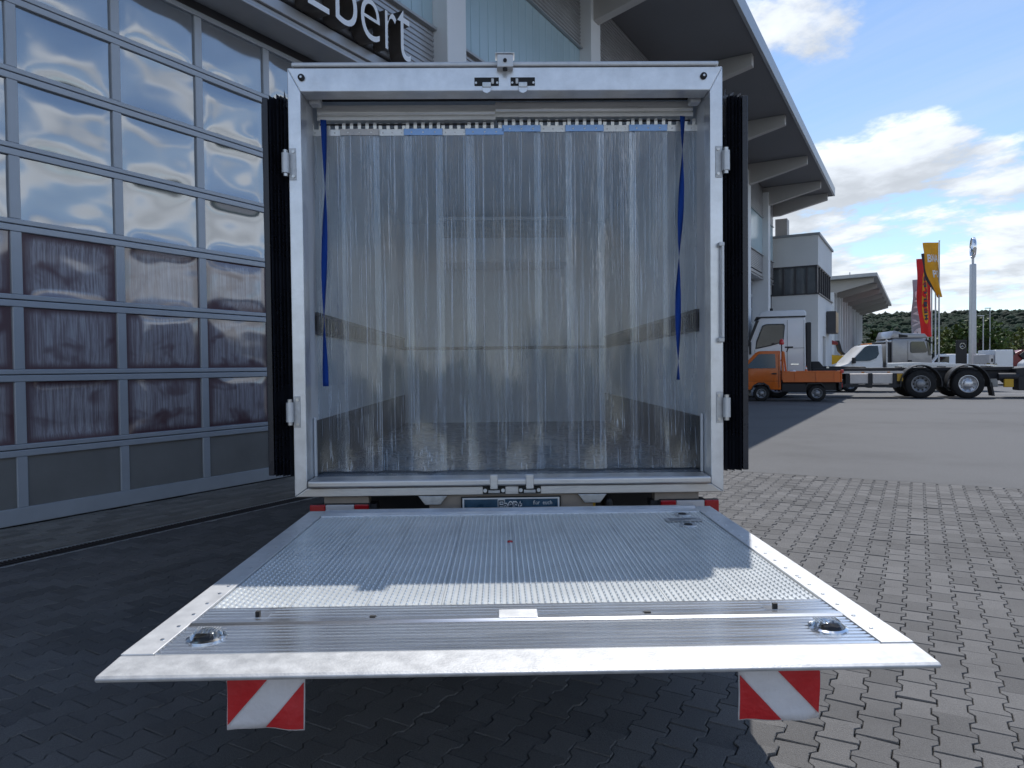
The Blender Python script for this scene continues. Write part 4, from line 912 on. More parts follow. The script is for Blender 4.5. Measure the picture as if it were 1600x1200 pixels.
for x in (2.05, 2.75, 3.35): MB().box(x, x + 0.035, -0.785, -0.760, 0.72, 1.07).build('board_clamp', 'orange', pk_, bevel=0.004)
MB().prism([(0.56, 0.40), (0.64, 0.58), (0.81, 0.69), (1.01, 0.69), (1.18, 0.58), (1.26, 0.40), (1.22, 0.40), (1.15, 0.55), (1.00, 0.65), (0.82, 0.65), (0.67, 0.55), (0.60, 0.40)], -0.715, -0.60).build('wheel_arch_trim', 'plastic_dark', pk_)
# things lying in the bed
cone = thing('traffic_cone', 'orange and white traffic cone standing in the pickup bed', 'cone', Matrix.Translation(pk_.location) @ Matrix.Rotation(R(-20), 4, 'Z') @ Vector((2.45, -0.45, 0.762)))
MB().box(-0.14, 0.14, -0.14, 0.14, 0, 0.03).build('base', 'orange', cone, bevel=0.008)
for nm, m, z0, z1, r0, r1 in (('sleeve', 'orange', 0.03, 0.17, .11, .082), ('band', 'print_white', 0.17, 0.30, .0825, .056), ('sleeve', 'orange', 0.30, 0.40, .056, .036), ('band', 'print_white', 0.40, 0.47, .0365, .024), ('tip', 'orange', 0.47, 0.52, .024, .015)):
    MB().tube((0, 0, z0), (0, 0, z1), r0, r1, 16).build(nm, m, cone, smooth=True)
bag = MB().lathe([(0.0, 0.0), (0.20, 0.02), (0.24, 0.12), (0.20, 0.26), (0.08, 0.34), (0.0, 0.33)], (0, 0, 0), 'z', 14)
bag.v = [(x * (1 + 0.2 * mnoise.noise((x * 9, y * 9, z * 9))), y * 0.8, z * (1 + 0.25 * mnoise.noise((x * 7 + 3, y * 7, z * 5)))) for x, y, z in bag.v]
bo = bag.build('sack', 'print_white', None, smooth=True); bo.location = Matrix.Translation(pk_.location) @ Matrix.Rotation(R(-20), 4, 'Z') @ Vector((1.98, -0.40, 0.762)); tag(bo, 'white sack lying in the pickup bed behind the cab', 'sack')

# ---- hook-lift truck: local x from nose (0) to tail, near side y = -1.25
HX = Vector((9.75, 29.85, 0)); hk = thing('hook_lift_truck', 'white cab hook lift truck with bare black chassis and tandem rear wheels', 'truck', HX, R(-17))
cabp = [(0.05, 0.95), (0.0, 1.55), (0.10, 2.05), (0.45, 3.05), (0.62, 3.22), (2.30, 3.22), (2.32, 0.95)]
prof(hk, 'cab', 'white_paint', cabp, -1.20, 1.20, 0.07, 3, taper=(2.0, 3.25, 0.06))
prof(hk, 'roof_cap', 'white_paint', [(0.50, 3.24), (0.62, 3.42), (0.9, 3.50), (2.26, 3.50), (2.34, 3.40), (2.34, 3.24)], -1.12, 1.12, 0.05, 3, taper=(3.24, 3.5, 0.08))
MB().box(0.46, 2.30, -1.165, 1.165, 3.215, 3.26).build('roof_gutter', 'plastic_dark', hk)
slab(hk, 'windscreen_pillar', 'plastic_dark', [(0.02, 1.95), (0.12, 1.95), (0.56, 3.10), (0.44, 3.10)], -1.225, 0.03)
wdw = slab(hk, 'door_window', 'car_glass', [(0.46, 2.02), (0.50, 2.25), (0.72, 2.86), (0.85, 2.92), (1.46, 2.92), (1.50, 2.86), (1.46, 2.32), (1.36, 2.22), (0.98, 2.12)], -1.215, 0.03)
slab(hk, 'window_surround', 'plastic_dark', [(0.42, 1.96), (0.46, 2.28), (0.69, 2.90), (0.83, 2.96), (1.49, 2.96), (1.54, 2.88), (1.49, 2.30), (1.38, 2.19), (0.98, 2.08)], -1.208, 0.02)
for x in (1.62, 2.24): slab(hk, 'panel_seam', 'chassis', [(x, 1.0), (x + 0.012, 1.0), (x + 0.012, 3.1), (x, 3.1)], -1.2035, 0.006)
slab(hk, 'panel_seam', 'chassis', [(1.62, 1.98), (2.24, 1.98), (2.24, 1.992), (1.62, 1.992)], -1.2037, 0.006)
slab(hk, 'door_handle', 'black', [(1.35, 1.48), (1.52, 1.48), (1.52, 1.53), (1.35, 1.53)], -1.225, 0.03)
MB().box(0.0, 2.30, -1.18, 1.18, 0.42, 0.945).build('cab_base', 'plastic_dark', hk, bevel=0.05)
MB().box(0.18, 0.26, -1.50, -1.30, 1.75, 2.25).box(0.20, 0.24, -1.32, -1.19, 2.18, 2.22).build('door_mirror', 'plastic_dark', hk, bevel=0.01)
MB().box(2.33, 2.52, -1.1, 1.1, 0.9, 3.0).build('cab_rear_fairing', 'plastic_dark', hk, bevel=0.04)
MB().tube((1.05, -0.9, 3.49), (1.05, -0.9, 3.60), 0.06, n=8).tube((1.05, -0.9, 3.60), (1.05, -0.9, 4.15), 0.012, n=6).build('aerial', 'plastic_dark', hk)
MB().box(2.3, 9.6, -0.45, -0.33, 0.72, 1.02).build('chassis_rail', 'chassis', hk); MB().box(2.3, 9.6, 0.33, 0.45, 0.72, 1.02).build('chassis_rail', 'chassis', hk)
MB().box(2.6, 9.6, -0.55, 0.55, 1.03, 1.17).build('hook_frame', 'chassis', hk, bevel=0.02)
MB().prism([(2.6, 1.1), (2.6, 1.45), (2.9, 1.45), (3.05, 1.25), (4.6, 1.22), (4.7, 1.1)], -0.3, 0.3).build('hook_arm', 'chassis', hk, bevel=0.03)
MB().box(3.05, 5.75, -1.22, -1.19, 0.96, 1.05).build('side_guard_rail', 'skirt', hk); MB().box(3.05, 5.65, -1.22, -1.19, 0.44, 0.54).build('side_guard_rail', 'chassis', hk)
for x in (3.9, 4.7): MB().box(x, x + 0.78, -1.15, -0.6, 0.56, 0.95).build('tool_box', 'skirt', hk, bevel=0.02)
for x in (3.75, 4.55, 5.4): MB().box(x, x + 0.13, -1.20, -0.5, 0.40, 0.97).build('guard_post', 'chassis', hk)
MB().box(5.55, 5.75, -1.17, -0.95, 0.66, 0.94).build('side_reflector', 'yellow', hk)
MB().tube((2.8, -0.85, 0.62), (3.6, -0.85, 0.62), 0.28, n=16).build('air_tank', 'chassis', hk, smooth=True)
for i, x in enumerate((6.35, 7.92)):
    for s in (-1, 1): wheel(hk, x, s * 1.02, 0.545, 0.40, 'rim_grey' if i == 0 else 'rim_bright', 10, 'y', s)
    fen = MB(); n_ = 16; vs = []
    for k in range(n_ + 1):
        a = R(-8 + 196 * k / n_); rr = 0.68
        for r2_ in (rr, rr + 0.035):
            for y in (-1.27, -0.70): vs.append((x + math.cos(a) * r2_, y, 0.545 + math.sin(a) * r2_ * 1.02))
    fs = []
    for k in range(n_):
        b_ = 4 * k; fs += [(b_, b_ + 4, b_ + 5, b_ + 1), (b_ + 2, b_ + 3, b_ + 7, b_ + 6), (b_, b_ + 2, b_ + 6, b_ + 4), (b_ + 1, b_ + 5, b_ + 7, b_ + 3)]
    fen.add(vs, fs + [(0, 1, 3, 2), (4 * n_, 4 * n_ + 2, 4 * n_ + 3, 4 * n_ + 1)]).build('mudguard', 'plastic_dark', hk, smooth=True)
MB().prism([(8.62, 0.60), (8.69, 0.60), (8.78, 0.10), (8.71, 0.10)], -1.2, -0.75).build('mud_flap', 'rubber', hk)
for s in (-1, 1): wheel(hk, 1.25, s * 1.02, 0.50, 0.32, 'rim_grey', 10, 'y', s)
MB().tube((8.95, -0.95, 0.80), (9.6, -0.95, 0.80), 0.14, n=16).build('air_tank', 'chassis', hk, smooth=True)
MB().box(9.1, 9.4, -1.12, -0.98, 0.42, 0.72).build('chock_holder', 'yellow', hk, bevel=0.02)
MB().box(9.55, 10.0, -1.1, -0.5, 0.30, 0.82).build('rear_box', 'chassis', hk, bevel=0.03)
MB().prism([(9.5, 0.72), (9.5, 1.12), (10.25, 1.18), (10.45, 1.02), (10.2, 0.92), (10.7, 0.55), (10.95, 0.20), (10.5, 0.34), (10.1, 0.66)], -1.0, 0.9).build('underrun_frame', 'chassis', hk, bevel=0.03)
MB().box(10.0, 10.12, -1.18, -0.9, 0.70, 0.86).build('tail_light', 'lens_red', hk, bevel=0.01)

for x in (3.1, 4.3, 5.2): MB().box(x, x + 0.10, -1.235, -1.221, 0.985, 1.025).build('side_marker', 'lens_amber', hk)
for z in (0.52, 0.74): MB().box(0.42, 1.15 - 0.55 * (z > 0.6), -1.205, -1.182, z, z + 0.10).build('cab_step', 'galv', hk, bevel=0.01)
MB().prism([(1.72, 0.36), (1.62, 0.80), (1.40, 1.02), (1.10, 1.02), (0.88, 0.80), (0.78, 0.36), (0.70, 0.36), (0.80, 0.84), (1.06, 1.10), (1.44, 1.10), (1.70, 0.84), (1.80, 0.36)], -1.24, -1.0).build('front_mudguard', 'plastic_dark', hk)
slab(hk, 'door_seam', 'chassis', [(0.40, 1.0), (0.412, 1.0), (0.412, 1.95), (0.40, 1.95)], -1.2035, 0.006)
for i in range(4): MB().tube((2.42, -0.5 + i * 0.09, 1.15), (2.75, -0.4 + i * 0.07, 0.95), 0.02, n=6).build('air_hose', ('beacon_red', 'yellow', 'black', 'black')[i], hk)
for i in range(5): MB().box(5.8 + i * 0.0 + i * 0.75, 5.86 + i * 0.75, -0.50, 0.50, 1.171, 1.205).build('cross_bar', 'chassis', hk)
for x in (3.2, 5.9, 9.0): MB().tube((x, -0.42, 1.19), (x, 0.42, 1.19), 0.05, n=8).build('roller', 'steel', hk)
MB().box(9.85, 9.95, -1.13, -1.105, 0.60, 0.70).build('reflector', 'lens_amber', hk)
slab(hk, 'model_badge', 'chrome', [(1.75, 1.32), (2.05, 1.32), (2.05, 1.37), (1.75, 1.37)], -1.212, 0.01)

# ---- white car transporter behind it
ct = thing('car_transporter', 'white car transporter with low cab and long aluminium loading deck', 'truck', (15.1, 34.4, 0), R(-8))
prof(ct, 'cab', 'white_paint', [(0.0, 0.55), (0.02, 0.98), (0.30, 1.18), (0.85, 1.36), (1.55, 2.10), (1.75, 2.22), (2.38, 2.22), (2.42, 0.55)], -0.98, 0.98, 0.06, 3, taper=(1.3, 2.25, 0.12))
slab(ct, 'door_window', 'car_glass', [(0.98, 1.36), (1.58, 2.02), (1.70, 2.08), (2.16, 2.08), (2.20, 1.70), (2.08, 1.50), (1.80, 1.38)], -0.93, 0.02).rotation_euler = (R(-6), 0, 0)
ct.children[-1].location = (0, -0.21, 0.0)
MB().box(0.98, 1.12, -1.18, -0.98, 1.35, 1.62).build('door_mirror', 'plastic_dark', ct, bevel=0.03)
MB().box(0.0, 2.4, -0.97, 0.97, 0.38, 0.60).build('sill_trim', 'plastic_dark', ct, bevel=0.03)
MB().box(1.85, 2.05, -0.5, 0.5, 2.225, 2.30).build('beacon_bar', 'lens_amber', ct, bevel=0.02)
MB().box(2.50, 2.56, -1.0, 1.0, 0.9, 2.25).build('deck_headboard', 'galv', ct)
MB().tube((2.53, -0.95, 2.25), (2.53, -0.95, 2.36), 0.04, n=8).lathe([(0.0, 2.36), (0.07, 2.40), (0.0, 2.46)], (2.53, -0.95, 0), 'z', 10).build('work_light', 'lens_clear', ct)
dk = MB().prism([(2.50, 1.14), (2.50, 1.34), (4.0, 1.36), (7.6, 1.20), (7.65, 1.12), (7.6, 1.06)], -1.05, 1.05).build('loading_deck', 'alu_satin', ct, bevel=0.01)
MB().prism([(2.50, 1.20), (2.50, 1.25), (4.0, 1.27), (7.6, 1.13), (7.6, 1.10)], -1.056, -1.051).build('deck_rail', 'galv', dk)
MB().box(2.45, 7.0, -0.4, 0.4, 0.62, 1.0).build('chassis_rail', 'chassis', ct)
for x in (0.95, 5.6):
    for s in (-1, 1): wheel(ct, x, s * 0.84, 0.36, 0.22, 'rim_grey', 6, 'y', s)

# ---- silver-grey lorry cab facing the other way
gt = thing('grey_lorry', 'dusty silver grey lorry cab with roof deflector parked behind the transporter', 'truck', (21.6, 41.3, 0), R(-6))
prof(gt, 'cab', 'silver_paint', [(0.0, 0.9), (0.0, 2.62), (0.1, 2.72), (1.75, 2.72), (1.95, 2.55), (2.15, 1.75), (2.2, 0.9)], -1.2, 1.2, 0.07, 3, taper=(1.8, 2.75, 0.05))
prof(gt, 'roof_deflector', 'silver_paint', [(-0.05, 2.73), (0.15, 3.18), (0.42, 3.12), (0.62, 3.02), (1.85, 2.98), (2.02, 2.74)], -1.05, 1.05, 0.05, 2)
slab(gt, 'deflector_gap', 'black', [(0.42, 2.78), (0.42, 2.98), (0.90, 2.90), (0.90, 2.80)], -1.06, 0.02)
slab(gt, 'sun_visor', 'plastic_dark', [(1.80, 2.60), (2.12, 2.52), (2.16, 2.42), (1.85, 2.66)], -1.22, 0.2)
slab(gt, 'door_window', 'car_glass', [(1.00, 1.95), (1.00, 2.46), (1.06, 2.54), (1.72, 2.54), (1.90, 2.02), (1.82, 1.92), (1.10, 1.90)], -1.215, 0.03)
slab(gt, 'windscreen_edge', 'car_glass', [(1.97, 1.75), (2.10, 1.75), (1.96, 2.5), (1.88, 2.5)], -1.205, 0.03)
slab(gt, 'panel_seam', 'chassis', [(0.85, 0.95), (0.862, 0.95), (0.862, 2.6), (0.85, 2.6)], -1.2035, 0.006)
slab(gt, 'door_handle', 'black', [(0.86, 1.42), (1.06, 1.42), (1.06, 1.50), (0.86, 1.50)], -1.225, 0.03)
MB().box(-0.42, -0.05, -1.1, 1.1, 0.9, 2.55).build('exhaust_rack', 'chassis', gt, bevel=0.04); MB().box(-0.85, -0.3, -1.15, 1.0, 0.8, 1.75).build('equipment_frame', 'plastic_dark', gt, bevel=0.03)
MB().box(-4.5, 2.15, -1.15, 1.15, 0.45, 0.88).build('chassis', 'chassis', gt, bevel=0.03)
for x in (1.2, -3.2):
    for s in (-1, 1): wheel(gt, x, s * 1.0, 0.5, 0.32, 'rim_grey', 10, 'y', s)

# ---- yellow machine with dark folded arm beside the far hall
ym = thing('yellow_machine', 'low yellow machine with dark red folded arm beside the office block', 'machine', (20.3, 46.5, 0), R(-5))
MB().prism([(0, 0.55), (0, 1.75), (0.35, 1.92), (1.35, 1.85), (1.7, 1.5), (1.7, 0.55)], -0.6, 0.6).build('body', 'yellow', ym, bevel=0.06)
MB().box(0.0, 1.7, -0.65, 0.65, 0.18, 0.54).build('undercarriage', 'chassis', ym, bevel=0.08)
for x in (0.3, 1.4):
    for s in (-1, 1): wheel(ym, x, s * 0.62, 0.28, 0.2, 'rim_grey', 6, 'y', s)
MB().prism([(-0.1, 1.95), (0.0, 2.75), (0.35, 2.95), (0.95, 2.75), (0.95, 2.55), (0.4, 2.65), (0.25, 1.95)], -0.25, 0.25).build('boom', 'crane_red', ym, bevel=0.04)
MB().prism([(0.85, 2.85), (1.05, 2.85), (1.25, 2.15), (1.45, 1.95), (1.30, 1.90), (1.05, 2.15)], -0.2, 0.2).build('dipper', 'chassis', ym, bevel=0.03)
MB().tube((-0.05, -0.29, 2.55), (-0.05, -0.26, 2.55), 0.18, n=16).build('warning_disc', 'beacon_red', ym)

# ---- crane lorry and white lorry at the right edge
cr = thing('crane_lorry', 'white equipment lorry with dark red folded loading crane', 'truck', (28.4, 42.5, 0), R(-10))
MB().box(0.0, 0.95, -1.1, 1.1, 0.75, 2.05).build('equipment_box', 'white_paint', cr, bevel=0.04)
MB().box(-0.28, -0.02, -1.0, 1.0, 0.75, 1.8).build('side_cabinet', 'skirt', cr, bevel=0.03)
slab(cr, 'cabinet_vent', 'black', [(-0.18, 1.35), (-0.08, 1.35), (-0.08, 1.55), (-0.18, 1.55)], -1.01, 0.02)
MB().prism([(0.7, 1.05), (0.75, 1.55), (1.75, 2.05), (2.15, 2.02), (2.15, 1.75), (1.55, 1.25), (1.50, 1.05)], -0.35, 0.35).build('crane_boom', 'crane_red', cr, bevel=0.05)
MB().prism([(1.55, 1.75), (2.0, 2.12), (2.35, 1.95), (2.20, 1.70), (1.8, 1.45)], -0.5, -0.36).build('crane_jib', 'chassis', cr, bevel=0.04)
MB().tube((1.22, -0.45, 1.86), (1.22, -0.30, 1.86), 0.14, n=14).build('crane_pulley', 'chassis', cr)
MB().box(0.9, 2.2, -0.8, 0.8, 0.75, 1.04).build('crane_base', 'crane_red', cr, bevel=0.05)
MB().box(-2.6, 2.9, -1.1, 1.1, 0.45, 0.74).build('chassis', 'chassis', cr, bevel=0.03)
for x in (-1.6, 1.6):
    for s in (-1, 1): wheel(cr, x, s * 0.95, 0.45, 0.3, 'rim_grey', 8, 'y', s)
wv = thing('white_lorry', 'white lorry standing beyond the hook of the black chassis', 'truck', (32.3, 45.0, 0), R(-12))
prof(wv, 'cab', 'white_paint', [(0.0, 0.5), (0.0, 1.25), (0.12, 1.45), (0.40, 2.00), (0.60, 2.08), (2.2, 2.08), (2.2, 0.5)], -1.05, 1.05, 0.06, 3, taper=(1.4, 2.1, 0.06))
slab(wv, 'door_window', 'car_glass', [(0.50, 1.40), (0.66, 1.88), (1.45, 1.88), (1.45, 1.40)], -1.045, 0.02)
MB().box(-0.05, 2.2, -1.0, 1.0, 0.3, 0.5).build('bumper', 'silver_paint', wv, bevel=0.04)
MB().box(2.3, 6.5, -1.1, 1.1, 0.75, 2.5).build('box_body', 'silver_paint', wv, bevel=0.03)
for x in (0.7, 4.9):
    for s in (-1, 1): wheel(wv, x, s * 0.9, 0.38, 0.25, 'rim_grey', 6, 'y', s)
# ---- pale vans far behind the flag poles
def van(loc, rz, label, m='white_paint'):
    v = thing('parked_van', label, 'van', loc, rz, 'vans parked behind the flag poles')
    prof(v, 'body', m, [(0.0, 0.4), (0.0, 0.95), (0.75, 1.15), (1.35, 1.95), (1.6, 2.05), (4.6, 2.05), (4.7, 1.9), (4.7, 0.4)], -0.95, 0.95, 0.07, 3, taper=(1.2, 2.1, 0.1))
    slab(v, 'door_window', 'car_glass', [(0.95, 1.2), (1.42, 1.85), (2.2, 1.85), (2.2, 1.2)], -0.93, 0.03)
    MB().prism([(-0.62, 1.18), (-0.70, 1.25), (0.62, 1.18)], 0, 0.01)
    for x in (0.9, 3.8):
        for s in (-1, 1): wheel(v, x, s * 0.82, 0.34, 0.22, 'rim_grey', 6, 'y', s)
van((35.5, 62.0, 0), R(-25), 'white van parked side-on behind the flag poles')
van((38.3, 64.0, 0), R(62), 'white van with its dark windscreen towards the yard')
ws = MB().prism([(-0.75, 1.15), (-0.68, 1.88), (0.68, 1.88), (0.75, 1.15)], -0.0, 0.02).build('windscreen', 'car_glass'); ws.parent = [o for o in COL.objects if o.name.startswith('parked_van')][-1]
ws.rotation_euler = (R(36), 0, R(-90)); ws.location = (0.17, 0, 0.60)
wl_ = MB().box(0, 6.0, 0, 0.3, 0, 1.15).build('low_wall', 'concrete', None, bevel=0.02); wl_.location = (33.0, 55.5, 0); wl_.rotation_euler = (0, 0, R(-8)); tag(wl_, 'low grey concrete wall at the foot of the flag poles', 'wall')

# ================================================================== FLAGS, PYLONS
def pole_base(xpx, Z): return Vector(((xpx - 800) / 1109 * Z, Z, 0))
def flag_pole(xpx, Z, h, name_label):
    p = thing('flag_pole', name_label, 'flag pole', pole_base(xpx, Z), 0, 'flag poles at the yard entrance')
    MB().tube((0, 0, 0), (0, 0, h), 0.075, 0.05, 12).build('mast', 'pole', p, smooth=True)
    MB().lathe([(0.0, h + 0.12), (0.07, h + 0.06), (0.05, h)], (0, 0, 0), 'z', 10).build('finial', 'pole', p)
    MB().tube((0, 0, 0), (0, 0, 0.25), 0.14, 0.12, 12).build('foot', 'galv', p)
    return p
def flag_sheet(loc, w, hgt, m, label, sway, drop, texts=(), patch=None, rz=0.0):
    """banner hanging left of its pole; x runs from 0 (pole) to -w"""
    f = thing('banner_flag', label, 'flag', loc, rz)
    def P(u, v, off=0.0):     # u 0..1 away from the pole, v 0..1 downwards
        x = -w * u + sway * v * v * (0.3 + u); y = 0.16 * math.sin(u * 6.5 + v * 3.0) * (0.25 + v) + 0.10 * math.sin(v * 11 + u * 2) * u
        return (x, y - off, -hgt * v - drop * u * (0.4 + v))
    nx, nz = 12, 40
    vs = [P(i / nx, k / nz) for k in range(nz + 1) for i in range(nx + 1)]
    c = MB().add(vs, [(k * (nx + 1) + i, k * (nx + 1) + i + 1, (k + 1) * (nx + 1) + i + 1, (k + 1) * (nx + 1) + i) for k in range(nz) for i in range(nx)]).build('cloth', m, f, smooth=True, angle=80)
    md = c.modifiers.new('thick', 'SOLIDIFY'); md.thickness = 0.012
    def lay(me, mm, nm, off):
        bm = bmesh.new(); bm.from_mesh(me)
        bmesh.ops.triangulate(bm, faces=bm.faces)
        for _ in range(2): bmesh.ops.subdivide_edges(bm, edges=[e for e in bm.edges if e.calc_length() > 0.06], cuts=1)
        for v in bm.verts: v.co = P(1 - v.co.x, 1 - v.co.z, off)
        bm.to_mesh(me); bm.free(); me.materials.clear(); o = obj(nm, me, mm, c); md2 = o.modifiers.new('thick', 'SOLIDIFY'); md2.thickness = 0.006; md2.offset = 0
    if patch:
        pm, pts = patch; me = bpy.data.meshes.new('patch'); me.from_pydata([(a, 0, b) for a, b in pts], [], [tuple(range(len(pts)))]); lay(me, pm, 'printed_field', 0.014)
    for ch, u0, u1, v0, v1, mm, rot in texts:      # boxes in flag space: u from the free edge (0) to the pole (1), v from the foot (0) up
        cu = bpy.data.curves.new('t', 'FONT'); cu.body = ch; cu.offset = 0.03; t = bpy.data.objects.new('t', cu); COL.objects.link(t)
        me = bpy.data.meshes.new_from_object(t.evaluated_get(bpy.context.evaluated_depsgraph_get())); bpy.data.objects.remove(t)
        if rot:
            for v in me.vertices: v.co = (-v.co.y, v.co.x, 0)
        xs = [v.co.x for v in me.vertices]; ys = [v.co.y for v in me.vertices]
        for v in me.vertices: v.co = (u0 + (v.co.x - min(xs)) / (max(xs) - min(xs)) * (u1 - u0), 0, v0 + (v.co.y - min(ys)) / (max(ys) - min(ys)) * (v1 - v0))
        lay(me, mm, 'printed_letter', 0.022)
    return f
fp = [(1467, 60, 11.55), (1461.5, 62.5, 11.5), (1455.5, 65, 11.4), (1449.5, 67.5, 11.3), (1444, 70, 11.2)]
what = ['yellow banner', 'narrow dark banner', 'red banner', 'grey and white banner']
for k, (xp, Z, h) in enumerate(fp):
    flag_pole(xp, Z, h, 'tall grey pole flying the %s' % what[k] if k < 4 else 'bare grey pole standing last in the row of flag poles')
def pt(k, z): b = pole_base(fp[k][0], fp[k][1]); return (b.x - 0.07, b.y, z)
flag_sheet(pt(0, 11.45), 1.28, 4.6, 'cloth_yellow', 'yellow banner with white lettering hanging from its pole', 0.95, 0.0,
           texts=(('B', .16, .42, .64, .78, 'print_white', 0), ('N', .46, .70, .64, .78, 'print_white', 0), ('A', .73, .97, .64, .78, 'print_white', 0), ('P', .40, .66, .36, .49, 'print_white', 0), ('O', .70, .96, .36, .49, 'print_white', 0)))
flag_sheet(pt(1, 11.1), 1.15, 3.6, 'cloth_dark', 'narrow dark banner between the yellow and the red one', 1.25, 0.5, texts=(('J', .30, .52, .84, .90, 'print_white', 0),))
ov = [(0.5 + 0.20 * math.cos(a), 0.50 + 0.33 * math.copysign(abs(math.sin(a)) ** 0.6, math.sin(a))) for a in [2 * math.pi * i / 28 for i in range(28)]]
flag_sheet(pt(2, 10.85), 1.30, 7.1, 'cloth_red', 'red banner with yellow upright lettered oval', 0.35, 0.1, patch=('cloth_yellow', ov),
           texts=[(c, .40, .62, .22 + .083 * i, .285 + .083 * i, 'print_dark', 1) for i, c in enumerate('MEILLER')])
flag_sheet(pt(3, 9.3), 1.35, 6.1, 'cloth_grey', 'grey banner with white upright lettering and round white emblem', -0.15, 0.25,
           texts=[(c, .10, .70, .29 + .14 * i, .41 + .14 * i, 'print_white', 1) for i, c in enumerate('VANS')] + [('*', .12, .86, .05, .24, 'print_white', 0), ('O', .14, .84, .04, .26, 'print_white', 0)])

py = thing('emblem_pylon', 'tall pale pylon topped by a chrome three-pointed star in a ring', 'pylon', pole_base(1519.5, 45), R(0))
MB().prism([(-0.19, 0), (0.19, 0), (0.145, 7.55), (-0.145, 7.55)], -0.15, 0.15).build('mast', 'pole', py, bevel=0.05, seg=3, smooth=True)
MB().tube((0, 0, 7.55), (0, 0, 7.95), 0.07, n=10).build('neck', 'galv', py)
star = MB(); rc, rr = 0.62, 0.055; n1, n2 = 40, 8; vs = []
for i in range(n1):
    a = 2 * math.pi * i / n1
    for k in range(n2):
        b = 2 * math.pi * k / n2; vs.append(((rc + rr * math.cos(b)) * math.cos(a), rr * 1.8 * math.sin(b), (rc + rr * math.cos(b)) * math.sin(a)))
star.add(vs, [(i * n2 + k, ((i + 1) % n1) * n2 + k, ((i + 1) % n1) * n2 + (k + 1) % n2, i * n2 + (k + 1) % n2) for i in range(n1) for k in range(n2)])
ring = star.build('emblem_ring', 'chrome', py, smooth=True); ring.location = (0, 0, 8.56); ring.rotation_euler = (0, 0, R(66))
def star_mesh(r, d):
    s_ = MB(); pts = []
    for i in range(6):
        a = math.pi / 2 + i * math.pi / 3; q = r if i % 2 == 0 else r * 0.16; pts.append((q * math.cos(a), q * math.sin(a)))
    vs = [(0, -d, 0), (0, d, 0)] + [(x, 0, z) for x, z in pts]
    return s_.add(vs, [(0, 2 + i, 2 + (i + 1) % 6) for i in range(6)] + [(1, 2 + (i + 1) % 6, 2 + i) for i in range(6)])
star_mesh(0.62, 0.10).build('emblem_star', 'chrome', ring)
bp_ = thing('black_sign_pylon', 'slim black sign pylon with small silver emblem near its top', 'sign', pole_base(1502, 48))
MB().box(-0.32, 0.32, -0.12, 0.12, 0, 2.85).build('panel', 'black', bp_, bevel=0.02)
rg = MB(); vs = []
for i in range(24):
    a = 2 * math.pi * i / 24
    for r_, y in ((0.17, -0.125), (0.20, -0.125), (0.20, -0.14), (0.17, -0.14)): vs.append((r_ * math.cos(a), y, 2.45 + r_ * math.sin(a)))
rg.add(vs, [(i * 4 + k, ((i + 1) % 24) * 4 + k, ((i + 1) % 24) * 4 + (k + 1) % 4, i * 4 + (k + 1) % 4) for i in range(24) for k in range(4)]).build('emblem_ring', 'chrome', bp_)
e = star_mesh(0.17, 0.02).build('emblem_star', 'chrome', bp_); e.location = (0, -0.13, 2.45)
for xp, Z, h in ((1536, 66, 5.6), (1546.5, 70, 6.6)):
    lp_ = thing('street_lamp', 'thin street lamp standing before the wooded hill by the %s' % ('round tree' if h < 6 else 'crane lorry'), 'street lamp', pole_base(xp, Z))
    MB().tube((0, 0, 0), (0, 0, h), 0.07, 0.04, 8).build('post', 'pole', lp_); MB().box(-0.5, 0.08, -0.08, 0.08, h, h + 0.08).build('lamp_head', 'galv', lp_, bevel=0.02)

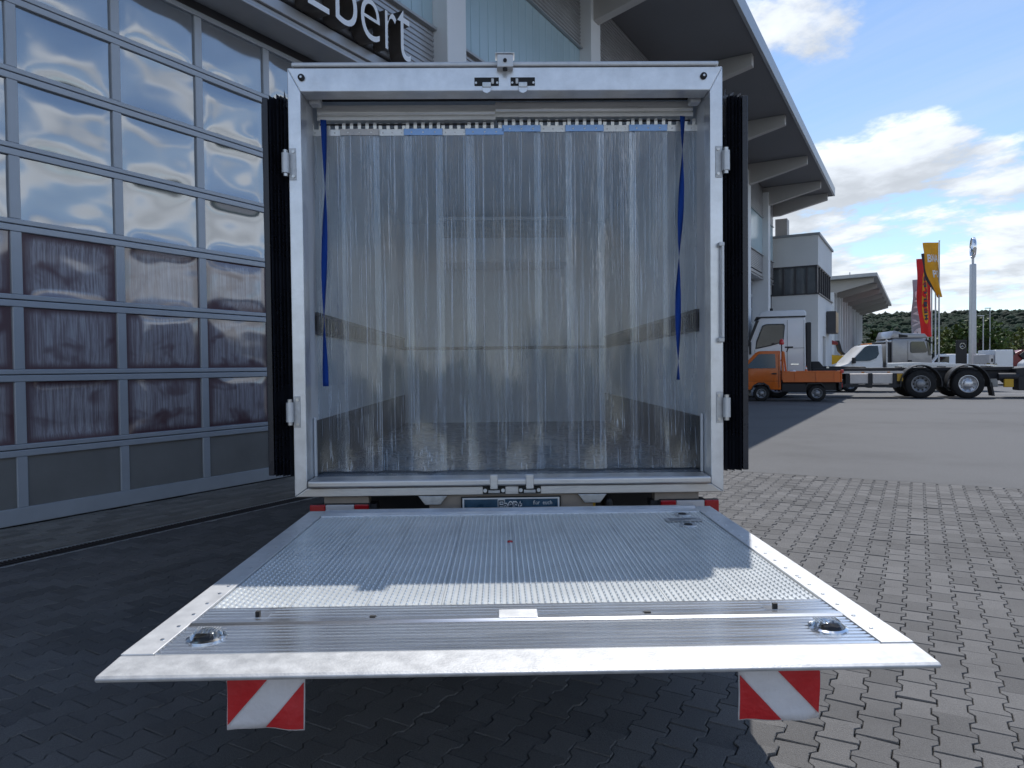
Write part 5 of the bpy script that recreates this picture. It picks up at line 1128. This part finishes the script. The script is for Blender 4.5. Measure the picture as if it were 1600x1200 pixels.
# ================================================================== TREES AND HEDGE
def leaves(rng, pts, size, mb):
    for c in pts:
        d = Vector((rng.gauss(0, 1), rng.gauss(0, 1), rng.gauss(0, 1) + 0.4)).normalized(); a = d.orthogonal().normalized(); b = d.cross(a)
        q = rng.uniform(0, 6.3); a, b = a * math.cos(q) + b * math.sin(q), b * math.cos(q) - a * math.sin(q)
        s1, s2 = size * rng.uniform(0.6, 1.3), size * rng.uniform(0.4, 0.9)
        mb.add([c - a * s1, c - b * s2 + d * s1 * 0.15, c + a * s1, c + b * s2 + d * s1 * 0.15], [(0, 1, 2, 3)])
def tree(loc, h, rx, m, label, seed, nclump=46, per=34, trunk_frac=0.28):
    rng = random.Random(seed); t = thing('tree', label, 'tree', loc, 0, 'trees beyond the yard')
    tk = MB(); r0 = 0.035 * h
    tk.tube((0, 0, -0.05), (0.05 * rx, 0, h * trunk_frac), r0, r0 * 0.75, 9).tube((0.05 * rx, 0, h * trunk_frac), (0, 0.1, h * 0.75), r0 * 0.75, r0 * 0.25, 8)
    cl = []
    for i in range(nclump):
        a = rng.uniform(0, 6.283); zf = rng.random(); z = h * (trunk_frac + (1 - trunk_frac) * zf)
        rad = rx * math.sqrt(max(0.05, 1 - (1.75 * zf - 0.75) ** 2)) * rng.uniform(0.35, 1.0)
        c = Vector((math.cos(a) * rad, math.sin(a) * rad, z - h * 0.04)); cl.append((c, rx * rng.uniform(0.16, 0.34)))
        if i % 4 == 0: tk.tube((0, 0, h * (trunk_frac + 0.3 * zf * (1 - trunk_frac))), c, r0 * 0.28, r0 * 0.06, 5, caps=False)
    tk.build('trunk', 'bark', t, smooth=True)
    lf = MB()
    for c, s in cl:
        leaves(rng, [c + Vector((rng.gauss(0, s * 0.55), rng.gauss(0, s * 0.55), rng.gauss(0, s * 0.45))) for _ in range(per)], 0.055 * rx + 0.10, lf)
    lf.build('crown', m, t)
def tpos(xpx, Z): return pole_base(xpx, Z)
tree(tpos(1374, 78), 5.0, 2.1, 'leaf_a', 'small dark green tree beside the far hall', 1)
tree(tpos(1452, 80), 3.9, 2.6, 'leaf_b', 'low light green tree behind the flag poles', 2)
tree(tpos(1478, 84), 4.8, 3.0, 'leaf_b', 'yellowish green broad tree between the flag poles and the black sign pylon', 3)
tree(tpos(1505, 74), 5.0, 2.0, 'leaf_a', 'dark green tree behind the black sign pylon', 4)
tree(tpos(1530, 72), 5.6, 2.7, 'leaf_a', 'large round dark green tree behind the emblem pylon', 5, 60)
tree(tpos(1562, 95), 4.0, 3.0, 'leaf_b', 'pale bushy tree behind the crane lorry', 6)
tree(tpos(1598, 84), 5.0, 2.8, 'leaf_b', 'light green tree behind the white lorry', 7)
tree(tpos(1422, 105), 4.3, 3.2, 'leaf_a', 'dark bushy tree behind the grey lorry cab', 8)
hd = thing('flower_planter', 'long pale planter with dry yellowish shrubs behind the transporter deck', 'planter', tpos(1510, 39.5), R(-6))
MB().box(0, 1.45, -0.4, 0.4, 0, 0.88).build('trough', 'concrete', hd, bevel=0.03)
lf = MB(); rg_ = random.Random(9)
leaves(rg_, [Vector((rg_.uniform(0.0, 1.45), rg_.uniform(-0.4, 0.4), rg_.uniform(0.86, 1.25) - 0.1 * abs(rg_.gauss(0, 1)))) for _ in range(700)], 0.09, lf); lf.build('shrub', 'leaf_dry', hd)
